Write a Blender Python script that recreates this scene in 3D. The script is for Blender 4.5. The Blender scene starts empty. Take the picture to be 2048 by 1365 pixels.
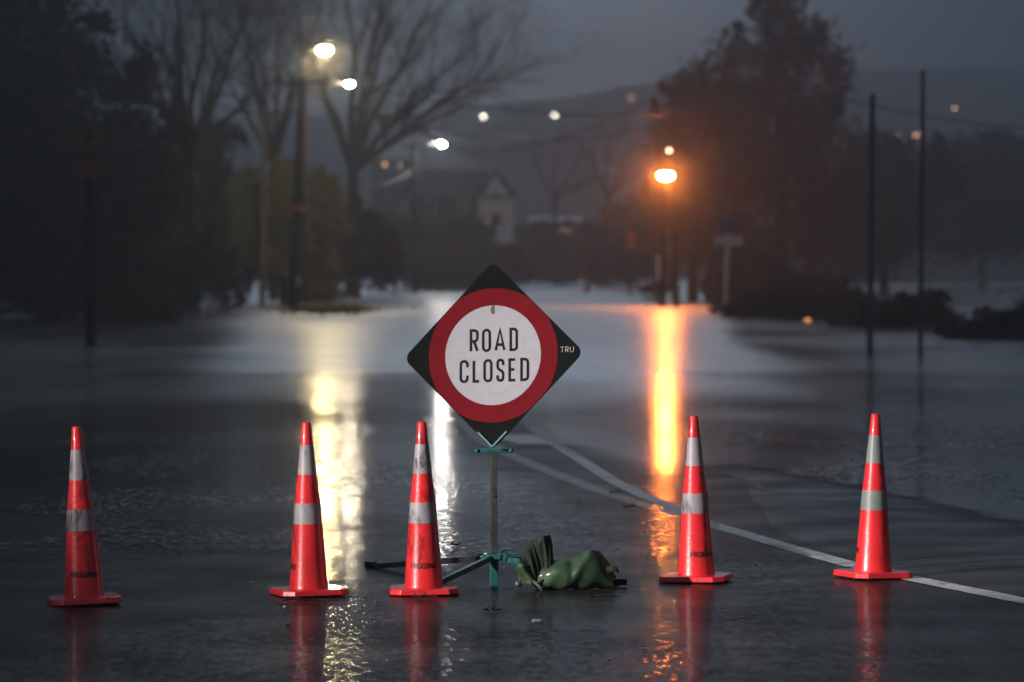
import bpy, math, random
import numpy as np
from mathutils import Vector, Matrix

sc = bpy.context.scene
F, HOR, H = 7680.0, 528.0, 1.717      # lens in pixels of the 2048 px wide picture, horizon row, camera height
R = math.radians

# ------------------------------------------------------------------ camera
cam_d = bpy.data.cameras.new('camera'); cam = bpy.data.objects.new('camera', cam_d)
sc.collection.objects.link(cam); sc.camera = cam
cam_d.sensor_width = 36; cam_d.lens = 135; cam_d.clip_start = .1; cam_d.clip_end = 4000
cam.location = (0, 0, H); cam.rotation_euler = (R(90) - math.atan(154.5 / F), 0, 0)
cam_d.dof.use_dof = True; cam_d.dof.focus_distance = 20.2; cam_d.dof.aperture_fstop = 3.0
cam_d.dof.aperture_blades = 0

# ------------------------------------------------------------------ overcast night sky
world = bpy.data.worlds.new('World'); sc.world = world; world.use_nodes = True
wn = world.node_tree; wn.nodes.clear()
def N(t, ty, **kw):
    n = t.nodes.new(ty)
    for k, v in kw.items(): setattr(n, k, v)
    return n
def mth(t, op, a, b=None, clamp=False):
    n = N(t, 'ShaderNodeMath', operation=op); n.use_clamp = clamp
    for i, v in enumerate((a, b)):
        if v is None: continue
        if isinstance(v, (int, float)): n.inputs[i].default_value = v
        else: t.links.new(v, n.inputs[i])
    return n.outputs[0]
def mrange(t, v, a, b, c, d, smooth=False):
    n = N(t, 'ShaderNodeMapRange'); n.interpolation_type = 'SMOOTHSTEP' if smooth else 'LINEAR'
    t.links.new(v, n.inputs[0])
    for i, q in enumerate((a, b, c, d)): n.inputs[i + 1].default_value = q
    return n.outputs[0]
tc = N(wn, 'ShaderNodeTexCoord'); sep = N(wn, 'ShaderNodeSeparateXYZ'); wn.links.new(tc.outputs['Generated'], sep.inputs[0])
az = mth(wn, 'ARCTAN2', sep.outputs[0], sep.outputs[1])
az = mth(wn, 'SUBTRACT', az, R(.3))
g = mth(wn, 'DIVIDE', az, R(5.0)); g = mth(wn, 'MULTIPLY', g, g); g = mth(wn, 'MULTIPLY', g, -1.0)
glow = mth(wn, 'EXPONENT', g)                                    # sky glow narrowed to the middle to darken both sides
el = mrange(wn, sep.outputs[2], .04, .30, 0, 1, True)
g2 = mth(wn, 'DIVIDE', az, R(6.2)); g2 = mth(wn, 'MULTIPLY', g2, g2); g2 = mth(wn, 'EXPONENT', mth(wn, 'MULTIPLY', g2, -1.0))
wide = mth(wn, 'ADD', mth(wn, 'MULTIPLY', g2, .89), .11)
cloud = N(wn, 'ShaderNodeTexNoise'); cloud.inputs['Scale'].default_value = 9; cloud.inputs['Detail'].default_value = 4
mp = N(wn, 'ShaderNodeMapping'); mp.inputs['Scale'].default_value = (1, 1, 4)
wn.links.new(tc.outputs['Generated'], mp.inputs[0]); wn.links.new(mp.outputs[0], cloud.inputs[0])
cl = mrange(wn, cloud.outputs[0], .3, .7, .86, 1.12)
lum = mth(wn, 'ADD', mth(wn, 'MULTIPLY', glow, SKY_GLOW := .275), SKY_BASE := .014)
lum = mth(wn, 'ADD', lum, mth(wn, 'MULTIPLY', mth(wn, 'MULTIPLY', el, wide), SKY_UP := .74))
lum = mth(wn, 'MULTIPLY', lum, cl)
bg = N(wn, 'ShaderNodeBackground'); bg.inputs[0].default_value = (.80, .95, 1.16, 1)
wn.links.new(lum, bg.inputs[1])
wo = N(wn, 'ShaderNodeOutputWorld'); wn.links.new(bg.outputs[0], wo.inputs[0])

# street light that stands behind and to the left of the camera (its highlight runs down every cone)
sp = bpy.data.lights.new('street_light', 'SPOT'); spo = bpy.data.objects.new('street_light', sp)
sc.collection.objects.link(spo); spo.location = (-25, 2.2, 8.6)
spo.rotation_euler = (Vector((1.0, 20.4, .78)) - spo.location).to_track_quat('-Z', 'Y').to_euler()
sp.energy = 70000; sp.color = (1, .90, .86); sp.spot_size = R(7.0); sp.spot_blend = 1; sp.shadow_soft_size = .16

sc.view_settings.view_transform = 'Standard'; sc.view_settings.look = 'None'
sc.view_settings.exposure = 0; sc.view_settings.gamma = 1
cy = sc.cycles
cy.use_denoising = True; cy.max_bounces = 6; cy.glossy_bounces = 3; cy.diffuse_bounces = 2
cy.transmission_bounces = 3; cy.transparent_max_bounces = 16; cy.volume_bounces = 0
cy.sample_clamp_indirect = 8; cy.sample_clamp_direct = 0
cy.use_light_tree = True; cy.caustics_reflective = True; cy.caustics_refractive = False; cy.blur_glossy = 0.3

# ------------------------------------------------------------------ helpers
rnd = random.Random(7)
def W(px, py, d): return Vector(((px - 1024) / F * d, d, H + (HOR - py) / F * d))
def G(px, py):
    d = F * H / (py - HOR); return Vector(((px - 1024) / F * d, d, 0))

def tag(o, label=None, cat=None, group=None, kind=None):
    if label: o['label'] = label
    if cat: o['category'] = cat
    if group: o['group'] = group
    if kind: o['kind'] = kind
    return o
def empty(name, loc, rz=0):
    o = bpy.data.objects.new(name, None); sc.collection.objects.link(o); o.empty_display_size = .2
    o.location = loc; o.rotation_euler = (0, 0, rz); return o

class MB:
    def __init__(s): s.v = []; s.f = []; s.m = []; s.mi = 0
    def add(s, vs, fs):
        b = len(s.v); s.v += [tuple(q) for q in vs]
        s.f += [tuple(i + b for i in f) for f in fs]; s.m += [s.mi] * len(fs); return s
    def box(s, c, sz, rot=None, bev=0):
        x, y, z = (q / 2 for q in sz); c = Vector(c); vs = []
        for i in (-1, 1):
            for j in (-1, 1):
                for k in (-1, 1):
                    v = Vector((i * x, j * y, k * z)); v = rot @ v if rot else v; vs.append(v + c)
        return s.add(vs, [(0, 1, 3, 2), (4, 6, 7, 5), (0, 4, 5, 1), (2, 3, 7, 6), (0, 2, 6, 4), (1, 5, 7, 3)])
    def tube(s, pts, rads, n=8, caps=True):
        pts = [Vector(p) for p in pts]
        if isinstance(rads, (int, float)): rads = [rads] * len(pts)
        vs = []; up = None
        for i, p in enumerate(pts):
            t = (pts[min(i + 1, len(pts) - 1)] - pts[max(i - 1, 0)]).normalized()
            if up is None: up = t.orthogonal().normalized()
            up = (up - t * up.dot(t))
            up = up.normalized() if up.length > 1e-6 else t.orthogonal().normalized()
            w = t.cross(up)
            for k in range(n):
                a = 2 * math.pi * k / n + math.pi / n; vs.append(p + (up * math.cos(a) + w * math.sin(a)) * rads[i])
        fs = [(i * n + k, i * n + (k + 1) % n, (i + 1) * n + (k + 1) % n, (i + 1) * n + k) for i in range(len(pts) - 1) for k in range(n)]
        if caps: fs += [tuple(range(n))[::-1], tuple((len(pts) - 1) * n + k for k in range(n))]
        return s.add(vs, fs)
    def lathe(s, prof, n=40, c=(0, 0, 0), caps=True):
        vs = [(c[0] + r * math.cos(2 * math.pi * k / n), c[1] + r * math.sin(2 * math.pi * k / n), c[2] + z) for r, z in prof for k in range(n)]
        fs = [(i * n + k, i * n + (k + 1) % n, (i + 1) * n + (k + 1) % n, (i + 1) * n + k) for i in range(len(prof) - 1) for k in range(n)]
        if caps: fs += [tuple(range(n))[::-1], tuple((len(prof) - 1) * n + k for k in range(n))]
        return s.add(vs, fs)
    def prism(s, poly, z0, z1, top=None):
        n = len(poly); top = top or poly
        vs = [(x, y, z0) for x, y in poly] + [(x, y, z1) for x, y in top]
        return s.add(vs, [tuple(range(n))[::-1], tuple(range(n, 2 * n))] + [(k, (k + 1) % n, n + (k + 1) % n, n + k) for k in range(n)])
    def ball(s, c, r, nu=12, nv=7):
        c = Vector(c); r = Vector(r) if not isinstance(r, (int, float)) else Vector((r, r, r)); vs = []
        for j in range(nv + 1):
            t = math.pi * j / nv
            for i in range(nu):
                a = 2 * math.pi * i / nu
                vs.append(c + Vector((r.x * math.sin(t) * math.cos(a), r.y * math.sin(t) * math.sin(a), r.z * math.cos(t))))
        return s.add(vs, [(j * nu + i, (j + 1) * nu + i, (j + 1) * nu + (i + 1) % nu, j * nu + (i + 1) % nu) for j in range(nv) for i in range(nu)])
    def build(s, name, mat, parent=None, smooth=False, loc=None, bevel=0):
        me = bpy.data.meshes.new(name); me.from_pydata(s.v, [], s.f)
        for m_ in (mat if isinstance(mat, (list, tuple)) else [mat]): me.materials.append(m_)
        if isinstance(mat, (list, tuple)): me.polygons.foreach_set('material_index', s.m)
        if smooth: me.polygons.foreach_set('use_smooth', [True] * len(me.polygons))
        me.update(); o = bpy.data.objects.new(name, me); sc.collection.objects.link(o)
        if smooth == 'auto': me.set_sharp_from_angle(angle=R(38))
        if bevel:
            b = o.modifiers.new('bevel', 'BEVEL'); b.width = bevel; b.segments = 2; b.limit_method = 'ANGLE'; b.angle_limit = R(30)
        if parent: o.parent = parent
        if loc is not None: o.location = loc
        return o

def lnk(t, a, b): t.links.new(a, b)
def mat(name, col, rough=.6, var=.25, vscale=3., metal=0, bump=0, bscale=20., coat=0, dirt=None, dscale=6., damount=.5, emit=None, estr=0, spec=.5, streak=False):
    m = bpy.data.materials.new(name); m.use_nodes = True; t = m.node_tree; p = t.nodes['Principled BSDF']
    p.inputs['Roughness'].default_value = rough; p.inputs['Metallic'].default_value = metal
    p.inputs['Coat Weight'].default_value = coat; p.inputs['Coat Roughness'].default_value = .06
    p.inputs['Specular IOR Level'].default_value = spec
    tcn = N(t, 'ShaderNodeTexCoord'); oi = N(t, 'ShaderNodeObjectInfo'); va = N(t, 'ShaderNodeVectorMath', operation='ADD'); lnk(t, tcn.outputs['Object'], va.inputs[0]); lnk(t, mth(t, 'MULTIPLY', oi.outputs['Random'], 40.), va.inputs[1]); co = va.outputs[0]
    nz = N(t, 'ShaderNodeTexNoise'); nz.inputs['Scale'].default_value = vscale; nz.inputs['Detail'].default_value = 5; lnk(t, co, nz.inputs[0])
    mx = N(t, 'ShaderNodeMix', data_type='RGBA')
    lo = tuple(c * (1 - var) for c in col) + (1,); hi = tuple(min(1, c * (1 + var)) for c in col) + (1,)
    lnk(t, mrange(t, nz.outputs[0], .3, .7, 0, 1), mx.inputs[0]); mx.inputs[6].default_value = lo; mx.inputs[7].default_value = hi
    out = mx.outputs[2]
    if dirt:
        d = N(t, 'ShaderNodeTexNoise'); d.inputs['Scale'].default_value = dscale; d.inputs['Detail'].default_value = 9; d.inputs['Roughness'].default_value = .72; d.inputs['Distortion'].default_value = .6
        if streak:
            mpn = N(t, 'ShaderNodeMapping'); mpn.inputs['Scale'].default_value = (1, 1, .35); lnk(t, co, mpn.inputs[0]); lnk(t, mpn.outputs[0], d.inputs[0])
        else: lnk(t, co, d.inputs[0])
        m2 = N(t, 'ShaderNodeMix', data_type='RGBA'); lnk(t, mrange(t, d.outputs[0], .66 - damount * .2, .74 - damount * .14, 0, .92), m2.inputs[0])
        lnk(t, out, m2.inputs[6]); m2.inputs[7].default_value = tuple(dirt) + (1,); out = m2.outputs[2]
    lnk(t, out, p.inputs['Base Color'])
    if bump:
        b = N(t, 'ShaderNodeBump'); b.inputs['Distance'].default_value = bump; nb = N(t, 'ShaderNodeTexNoise'); nb.inputs['Scale'].default_value = bscale; nb.inputs['Detail'].default_value = 6
        lnk(t, co, nb.inputs[0]); lnk(t, nb.outputs[0], b.inputs['Height']); lnk(t, b.outputs[0], p.inputs['Normal'])
    if emit: p.inputs['Emission Color'].default_value = tuple(emit) + (1,); p.inputs['Emission Strength'].default_value = estr
    return m
def leafmat(name, a, b, rough=.6):
    m = bpy.data.materials.new(name); m.use_nodes = True; t = m.node_tree; p = t.nodes['Principled BSDF']; p.inputs['Roughness'].default_value = rough
    nz = N(t, 'ShaderNodeTexNoise'); nz.inputs['Scale'].default_value = .8; nz.inputs['Detail'].default_value = 3; tcn = N(t, 'ShaderNodeTexCoord'); lnk(t, tcn.outputs['Object'], nz.inputs[0])
    mx = N(t, 'ShaderNodeMix', data_type='RGBA'); lnk(t, mrange(t, nz.outputs[0], .3, .7, 0, 1), mx.inputs[0]); mx.inputs[6].default_value = a + (1,); mx.inputs[7].default_value = b + (1,)
    lnk(t, mx.outputs[2], p.inputs['Base Color'])
    return m

M = {}
M['cone'] = mat('cone_orange', (.90, .030, .036), .34, .10, 7, coat=.75, bump=.0012, bscale=60, dirt=(.20, .014, .014), dscale=11, damount=.58, streak=True)
M['sleeve'] = mat('sleeve_white', (.36, .34, .36), .42, .08, 9, coat=.45, bump=.0008, bscale=90, dirt=(.05, .045, .05), dscale=15, damount=.80, streak=True)
M['sleeve_clean'] = mat('sleeve_grey', (.24, .26, .26), .42, .08, 9, coat=.45, bump=.0008, bscale=90, dirt=(.1, .1, .1), dscale=17, damount=.1)
M['rubber'] = mat('black_rubber', (.012, .012, .013), .5, .3, 20)
M['ink'] = mat('black_ink', (.012, .010, .012), .5, .3, 30)
M['sblack'] = mat('sign_black', (.006, .0075, .0075), .6, .25, 12, dirt=(.09, .09, .09), dscale=30, damount=.02, spec=.03)
M['sred'] = mat('sign_red', (.15, .007, .012), .6, .10, 8, dirt=(.45, .2, .2), dscale=42, damount=-.05, spec=.03)
M['swhite'] = mat('sign_white', (.385, .385, .42), .65, .06, 22, dirt=(.30, .29, .28), dscale=19, damount=.22, spec=.03)
M['stext'] = mat('sign_letter', (.012, .012, .016), .45, .2, 20, spec=.03)
M['stru'] = mat('sign_small_letter', (.42, .42, .42), .5, .3, 60)
M['teal'] = mat('teal_paint', (.022, .13, .13), .38, .35, 14, coat=.3, dirt=(.05, .06, .05), dscale=24, damount=.35)
M['galv'] = mat('galvanised_steel', (.30, .29, .28), .28, .35, 9, metal=.9, dirt=(.06, .05, .04), dscale=15, damount=.4)
M['bag'] = mat('green_bag', (.032, .072, .033), .62, .35, 9, bump=.003, bscale=18, coat=.10, dirt=(.016, .026, .014), dscale=9, damount=.6)
M['bagdark'] = mat('green_bag_neck', (.009, .020, .009), .8, .5, 12, bump=.008, bscale=30, coat=.03, dirt=(.008, .014, .007), dscale=10, damount=.7)
M['paint'] = mat('road_paint', (.72, .71, .70), .5, .2, 4, dirt=(.07, .07, .07), dscale=19, damount=.66)
M['paint_worn'] = mat('road_paint_worn', (.13, .12, .12), .6, .2, 4, dirt=(.03, .03, .03), dscale=14, damount=.7)
M['timber'] = mat('dark_timber', (.014, .012, .012), .8, .3, 3, bump=.01)
M['timber_grey'] = mat('weathered_timber', (.13, .115, .10), .8, .3, 3, bump=.01)
M['steel'] = mat('lamp_column_steel', (.10, .10, .105), .5, .2, 3)
M['steel_dark'] = mat('dark_steel', (.025, .025, .028), .5, .2, 3)
M['white_post'] = mat('white_post', (.86, .86, .88), .5, .1, 3, dirt=(.2, .2, .2), damount=.2)
M['blue'] = mat('blue_sign', (.02, .05, .30), .4, .1, 5)
M['orange_dimmed'] = mat('dimmed_orange_sign', (.22, .085, .025), .5, .2, 5)  # sign orange darkened in the colour, standing in for dimmer light far left
M['orange'] = mat('orange_sign', (.75, .24, .02), .4, .1, 5)
M['cable'] = mat('cable', (.015, .015, .015), .5, .1)
M['halo_mist'] = None
M['cable_lit'] = mat('lit_cable', (.40, .38, .36), .5, .1)  # cable colour lightened to look lit by the lamps
M['bark'] = mat('bark', (.045, .038, .036), .85, .3, 2, bump=.02, bscale=6)
M['twig'] = mat('twig', (.050, .040, .040), .85, .3, 2)
M['leaf_dark'] = leafmat('leaf_dark', (.018, .024, .014), (.035, .045, .022))
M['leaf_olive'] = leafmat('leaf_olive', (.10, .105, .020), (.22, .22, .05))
M['leaf_green'] = leafmat('leaf_green', (.022, .055, .014), (.045, .085, .024))
M['leaf_brown'] = leafmat('leaf_brown', (.030, .022, .018), (.060, .045, .034))
M['leaf_rust'] = leafmat('leaf_rust', (.06, .042, .020), (.12, .085, .04))
M['leaf_grey'] = leafmat('leaf_grey', (.035, .030, .030), (.07, .06, .055))
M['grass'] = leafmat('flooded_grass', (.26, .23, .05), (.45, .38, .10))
M['roof'] = mat('dark_roof', (.05, .05, .055), .7, .2, 1)
M['roof_pale'] = mat('pale_roof', (.75, .80, .85), .5, .1, 1)
M['wall_pale'] = mat('pale_weatherboard', (.80, .84, .88), .7, .06, 1)
M['wall_dark'] = mat('brown_wall', (.10, .085, .08), .8, .2, 1)
M['glass'] = mat('window_glass', (.02, .022, .025), .1, .1, 1)
M['concrete'] = mat('concrete', (.30, .28, .26), .8, .2, 2, bump=.01)
M['foam'] = mat('foam_white', (.85, .86, .86), .8, .05, 20)
M['leaf_litter'] = mat('wet_leaf', (.018, .013, .008), .35, .5, 20, coat=.4)
M['truss'] = mat('truss_paint', (.5, .5, .5), .6, .2, 2)
def emat(name, col, s):
    m = bpy.data.materials.new(name); m.use_nodes = True; t = m.node_tree; t.nodes.clear()
    e = N(t, 'ShaderNodeEmission'); e.inputs[0].default_value = tuple(col) + (1,); e.inputs[1].default_value = s
    o = N(t, 'ShaderNodeOutputMaterial'); lnk(t, e.outputs[0], o.inputs[0]); return m
M['lamp_orange'] = emat('sodium_glow', (1, .225, .035), 1350)
M['lamp_warm'] = emat('warm_glow', (1, .76, .38), 700)
M['lamp_cream'] = emat('cream_glow', (1, .84, .62), 480)
M['lamp_white'] = emat('white_glow', (1, .93, .86), 780)
M['lamp_small'] = emat('distant_white_glow', (1, .93, .74), 22)
M['lamp_small_b'] = emat('distant_warm_glow', (1, .70, .42), 7)
M['win_warm'] = emat('lit_window_warm', (1, .50, .26), 2.5)
M['win_dim'] = emat('lit_window_dim', (1, .50, .34), 1.0)
M['amber'] = emat('amber_glow', (1, .36, .14), 1.8)

# ------------------------------------------------------------------ terrain, road, water
def fbm(x, y, s):
    r_ = np.random.RandomState(s); o = 0
    for k in range(7):
        a = r_.rand() * 6.28; f = .25 * 1.75 ** k; p = r_.rand() * 6.28
        o = o + np.sin((x * np.cos(a) + y * np.sin(a)) * f + p + 1.3 * np.sin((x * np.sin(a) - y * np.cos(a)) * f * .7 + p * 2)) / 1.35 ** k
    return o / 3
PATCH = [G(1300, 915), G(1400, 931), G(1500, 943), G(1650, 968), G(1850, 1012), G(2048, 1058), G(2300, 1120)]   # edge of the deeper water on the right
PLINE = [G(1300, 1020), G(1425, 1050), G(1560, 1090), G(1700, 1130), G(1830, 1160), G(2048, 1205), G(2300, 1250)]
LINE_A = [G(912, 832), G(965, 881), G(1010, 905), G(1100, 944), G(1250, 999), G(1350, 1027), G(1425, 1050), G(1560, 1090), G(1700, 1130), G(1830, 1160), G(2048, 1203)]
def gz(x, y):
    """height of the road surface; the water stands at 0"""
    x = np.asarray(x, float); y = np.asarray(y, float)
    z = -.0055 - .0011 * np.clip(y - 20, 0, None) - .0012 * np.clip(y - 24, 0, None) - .00012 * np.clip(y - 34, 0, None) ** 2
    # crown on the right: between the far edge curve and the painted line
    o = np.argsort([p.x for p in PATCH]); px_ = [PATCH[i].x for i in o]; py_ = [PATCH[i].y for i in o]
    far = np.interp(x, px_, py_) + .12 * fbm(x * 2.5, y, 3); near = np.interp(x, [p.x for p in PLINE], [p.y for p in PLINE])
    h = np.clip((far - y) / 1.3, -3, 1) ; k = np.clip((y - near + 1.2) / 3.2, 0, 1)
    right = np.clip((x - 1.2) / .8, 0, 1)
    z = np.where((y < far + 1.5) & (y > near - 1.2), np.maximum(z, (z + (-.011 - z) * right) + .0195 * k * right * np.clip(h + .55, 0, 1)), z)
    # a low shoal on the left
    q = np.exp(-((x + 2.6) / 1.7) ** 2 - ((y - 30.5) / 3.2) ** 2); z = z + .009 * q * (y < 60)
    q = np.exp(-((x + 1.1) / 1.2) ** 2 - ((y - 25.5) / 1.3) ** 2); z = z + .004 * q
    lx = np.interp(y, [p.y for p in LINE_A][::-1], [p.x for p in LINE_A][::-1]); lx = np.where(y > 43, lx - .075 * (y - 43), lx)
    w = np.exp(-((x - lx - .25) / 1.3) ** 2) * np.clip((52 - y) / 10, 0, 1) * .95; z = z * (1 - w) + np.maximum(z, -.0028) * w
    return z + .0012 * fbm(x * 3.1, y * 3.1, 5) + .0018 * fbm(x, y, 9)
def grid(x0, x1, nx, ys, zf, name, m, holes=None):
    xs = np.linspace(x0, x1, nx + 1); ys = np.asarray(ys, float); X, Y = np.meshgrid(xs, ys); Z = zf(X, Y)
    v = np.stack([X, Y, Z], -1).reshape(-1, 3); ny = len(ys) - 1
    i = np.arange(nx)[None, :] + (nx + 1) * np.arange(ny)[:, None]; f = np.stack([i, i + 1, i + nx + 2, i + nx + 1], -1).reshape(-1, 4)
    me = bpy.data.meshes.new(name); me.vertices.add(len(v)); me.vertices.foreach_set('co', v.ravel()); me.loops.add(f.size); me.loops.foreach_set('vertex_index', f.ravel())
    me.polygons.add(len(f)); me.polygons.foreach_set('loop_start', np.arange(len(f)) * 4); me.polygons.foreach_set('loop_total', np.full(len(f), 4))
    me.polygons.foreach_set('use_smooth', np.ones(len(f), bool)); me.update(calc_edges=True); me.validate(); me.materials.append(m)
    o = bpy.data.objects.new(name, me); sc.collection.objects.link(o); return o, X, Y

# asphalt
def asphalt():
    m = bpy.data.materials.new('wet_asphalt'); m.use_nodes = True; t = m.node_tree; p = t.nodes['Principled BSDF']
    co = N(t, 'ShaderNodeTexCoord').outputs['Object']
    big = N(t, 'ShaderNodeTexNoise'); big.inputs['Scale'].default_value = 1.1; big.inputs['Detail'].default_value = 6; lnk(t, co, big.inputs[0])
    st = N(t, 'ShaderNodeTexVoronoi'); st.inputs['Scale'].default_value = 85; lnk(t, co, st.inputs['Vector'])
    mx = N(t, 'ShaderNodeMix', data_type='RGBA'); lnk(t, st.outputs['Color'], mx.inputs[0]); mx.inputs[6].default_value = (.022, .022, .023, 1); mx.inputs[7].default_value = (.062, .059, .058, 1)
    m2 = N(t, 'ShaderNodeMix', data_type='RGBA', blend_type='MULTIPLY'); m2.inputs[0].default_value = 1; lnk(t, mx.outputs[2], m2.inputs[6])
    cr = N(t, 'ShaderNodeCombineColor'); q = mrange(t, big.outputs[0], .3, .7, .6, 1.2)
    for i in range(3): lnk(t, q, cr.inputs[i])
    lnk(t, cr.outputs[0], m2.inputs[7]); lnk(t, m2.outputs[2], p.inputs['Base Color'])
    lnk(t, mrange(t, big.outputs[0], .35, .65, .50, .30), p.inputs['Roughness']); p.inputs['Specular IOR Level'].default_value = .04
    b = N(t, 'ShaderNodeBump'); b.inputs['Distance'].default_value = .004; b.inputs['Strength'].default_value = .6; lnk(t, st.outputs['Distance'], b.inputs['Height']); lnk(t, b.outputs[0], p.inputs['Normal'])
    return m
M['asphalt'] = asphalt()
road, _, _ = grid(-14, 14, 220, np.concatenate([np.arange(3, 18, .5), np.arange(18, 46, .1), np.arange(46, 80, .8)]), gz, 'road', M['asphalt'])
tag(road, 'wet dark asphalt road dipping under the flood water', kind='structure')

def ribbon_on_road(name, px, width, m, dz=.004):
    P = [G(*q) for q in px]; pts = []
    for a, b in zip(P, P[1:]):
        n = max(2, int((b - a).length / .12))
        pts += [a.lerp(b, i / n) for i in range(n)]
    pts.append(P[-1])
    for _ in range(6): pts = [pts[0]] + [(pts[i - 1] + pts[i] * 2 + pts[i + 1]) / 4 for i in range(1, len(pts) - 1)] + [pts[-1]]
    b = MB(); vs = []
    for i, p in enumerate(pts):
        t = (pts[min(i + 1, len(pts) - 1)] - pts[max(i - 1, 0)]).normalized(); nrm = Vector((-t.y, t.x, 0))
        for s in (-1, 0, 1):
            q = p + nrm * s * width / 2 * (1 + .05 * rnd.uniform(-1, 1)); vs.append((q.x, q.y, float(gz(q.x, q.y)) + dz))
    b.add(vs, [(i * 3 + k, i * 3 + 3 + k, i * 3 + 4 + k, i * 3 + 1 + k) for i in range(len(pts) - 1) for k in (0, 1)])
    return b.build(name, m, road)
tag(ribbon_on_road('painted_line', [(905, 826), (965, 881), (1010, 905), (1100, 944), (1180, 974), (1250, 999), (1350, 1027), (1425, 1050), (1560, 1090), (1700, 1130), (1830, 1160), (2048, 1203), (2300, 1250)], .15, M['paint']), 'long white line curving from the sign to the right edge')
tag(ribbon_on_road('painted_line', [(1030, 815), (1048, 838), (1088, 875), (1161, 920), (1225, 962), (1300, 998), (1378, 1026)], .13, M['paint'], .006), 'inner white line that merges into the long one')
tag(ribbon_on_road('painted_line', [(1000, 871), (1050, 878), (1097, 889)], .55, M['paint'], .008), 'short white bar between the two lines')
tag(ribbon_on_road('painted_line', [(1460, 946), (1495, 963), (1532, 983)], .07, M['paint_worn']), 'faint worn line on the bare crown of the road')

# flood water: fresnel reflection over what lies under it, murkier with depth, rougher where it is deep enough to make waves
FINE_K, RIP_K, WAVE_K = (.05, .22), (.02, .08), .36
def water_mat():
    m = bpy.data.materials.new('flood_water'); m.use_nodes = True; t = m.node_tree; t.nodes.clear()
    co = N(t, 'ShaderNodeTexCoord').outputs['Object']; at = N(t, 'ShaderNodeAttribute', attribute_name='depth'); dep = at.outputs['Fac']
    def noise(sx, sy, det, sc_=1, dist=0, off=0):
        mp = N(t, 'ShaderNodeMapping'); mp.inputs['Scale'].default_value = (sx, sy, 1); mp.inputs['Location'].default_value = (off, off, 0); lnk(t, co, mp.inputs[0])
        n = N(t, 'ShaderNodeTexNoise'); n.inputs['Scale'].default_value = sc_; n.inputs['Detail'].default_value = det; n.inputs['Distortion'].default_value = dist; lnk(t, mp.outputs[0], n.inputs[0]); return n.outputs[0]
    ex = N(t, 'ShaderNodeAttribute', attribute_name='exposed').outputs['Fac']
    deep = mth(t, 'MULTIPLY', mrange(t, mth(t, 'ADD', dep, mth(t, 'MULTIPLY', mth(t, 'SUBTRACT', noise(.22, .10, 4, off=2), .5), .30)), -.02, .50, 0, 1, True), ex)
    wind = mrange(t, noise(.16, .05, 4), .36, .62, 0, 1, True)               # gusts: calm and ruffled lanes
    # slopes of three sizes of ripple (a direct slope field: no filtering at grazing view)
    def slope(sx, sy, det, dist=0, off=0):
        mp = N(t, 'ShaderNodeMapping'); mp.inputs['Scale'].default_value = (sx, sy, 1); mp.inputs['Location'].default_value = (off, off * .7, 0); lnk(t, co, mp.inputs[0])
        n = N(t, 'ShaderNodeTexNoise'); n.inputs['Scale'].default_value = 1; n.inputs['Detail'].default_value = det; n.inputs['Distortion'].default_value = dist; lnk(t, mp.outputs[0], n.inputs[0])
        sc_ = N(t, 'ShaderNodeSeparateColor'); lnk(t, n.outputs['Color'], sc_.inputs[0]); return mth(t, 'SUBTRACT', sc_.outputs[0], .5), mth(t, 'SUBTRACT', sc_.outputs[1], .5)
    kf = mrange(t, noise(.55, .22, 3, off=4), .42, .60, *FINE_K, True)
    kr = mrange(t, noise(.30, .16, 2, off=9), .42, .62, *RIP_K, True)
    kw = mth(t, 'MULTIPLY', deep, WAVE_K)
    sx = sy = None
    for (ax, ay), k, fx in ((slope(27, 9, 2), kf, 1.1), (slope(4.5, 12, 3, .3, 3), kr, 1.0), (slope(.8, 2.2, 5, .4, 7), kw, 1.8)):
        x_, y_ = mth(t, 'MULTIPLY', mth(t, 'MULTIPLY', ax, k), fx), mth(t, 'MULTIPLY', ay, k)
        sx = x_ if sx is None else mth(t, 'ADD', sx, x_); sy = y_ if sy is None else mth(t, 'ADD', sy, y_)
    cb = N(t, 'ShaderNodeCombineXYZ'); lnk(t, sx, cb.inputs[0]); lnk(t, sy, cb.inputs[1]); cb.inputs[2].default_value = 1
    nm = N(t, 'ShaderNodeVectorMath', operation='NORMALIZE'); lnk(t, cb.outputs[0], nm.inputs[0]); NRM = nm.outputs[0]
    fr = N(t, 'ShaderNodeFresnel'); fr.inputs['IOR'].default_value = 1.333; lnk(t, NRM, fr.inputs['Normal'])
    def gloss(r):
        gl = N(t, 'ShaderNodeBsdfGlossy'); gl.inputs['Color'].default_value = (1, 1, 1, 1); gl.inputs['Roughness'].default_value = 0; lnk(t, r, gl.inputs['Roughness']); lnk(t, NRM, gl.inputs['Normal']); return gl.outputs[0]
    r1 = mth(t, 'ADD', mrange(t, wind, 0, 1, .08, .13), mth(t, 'MULTIPLY', deep, .11)); r2 = mth(t, 'ADD', r1, mth(t, 'MULTIPLY', deep, .34))
    gm = N(t, 'ShaderNodeMixShader'); gm.inputs[0].default_value = .55; lnk(t, gloss(r1), gm.inputs[1]); lnk(t, gloss(r2), gm.inputs[2])
    tr = N(t, 'ShaderNodeBsdfTransparent'); tr.inputs[0].default_value = (.90, .90, .88, 1)
    df = N(t, 'ShaderNodeBsdfDiffuse'); df.inputs[0].default_value = (.085, .078, .068, 1)
    under = N(t, 'ShaderNodeMixShader'); lnk(t, mrange(t, dep, .01, .14, .03, 1, True), under.inputs[0]); lnk(t, tr.outputs[0], under.inputs[1]); lnk(t, df.outputs[0], under.inputs[2])
    # where the film is thinner than the chippings, their tips break it: only part of the surface mirrors
    cover = mrange(t, dep, .0055, .0145, .21, 1, True)
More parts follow.
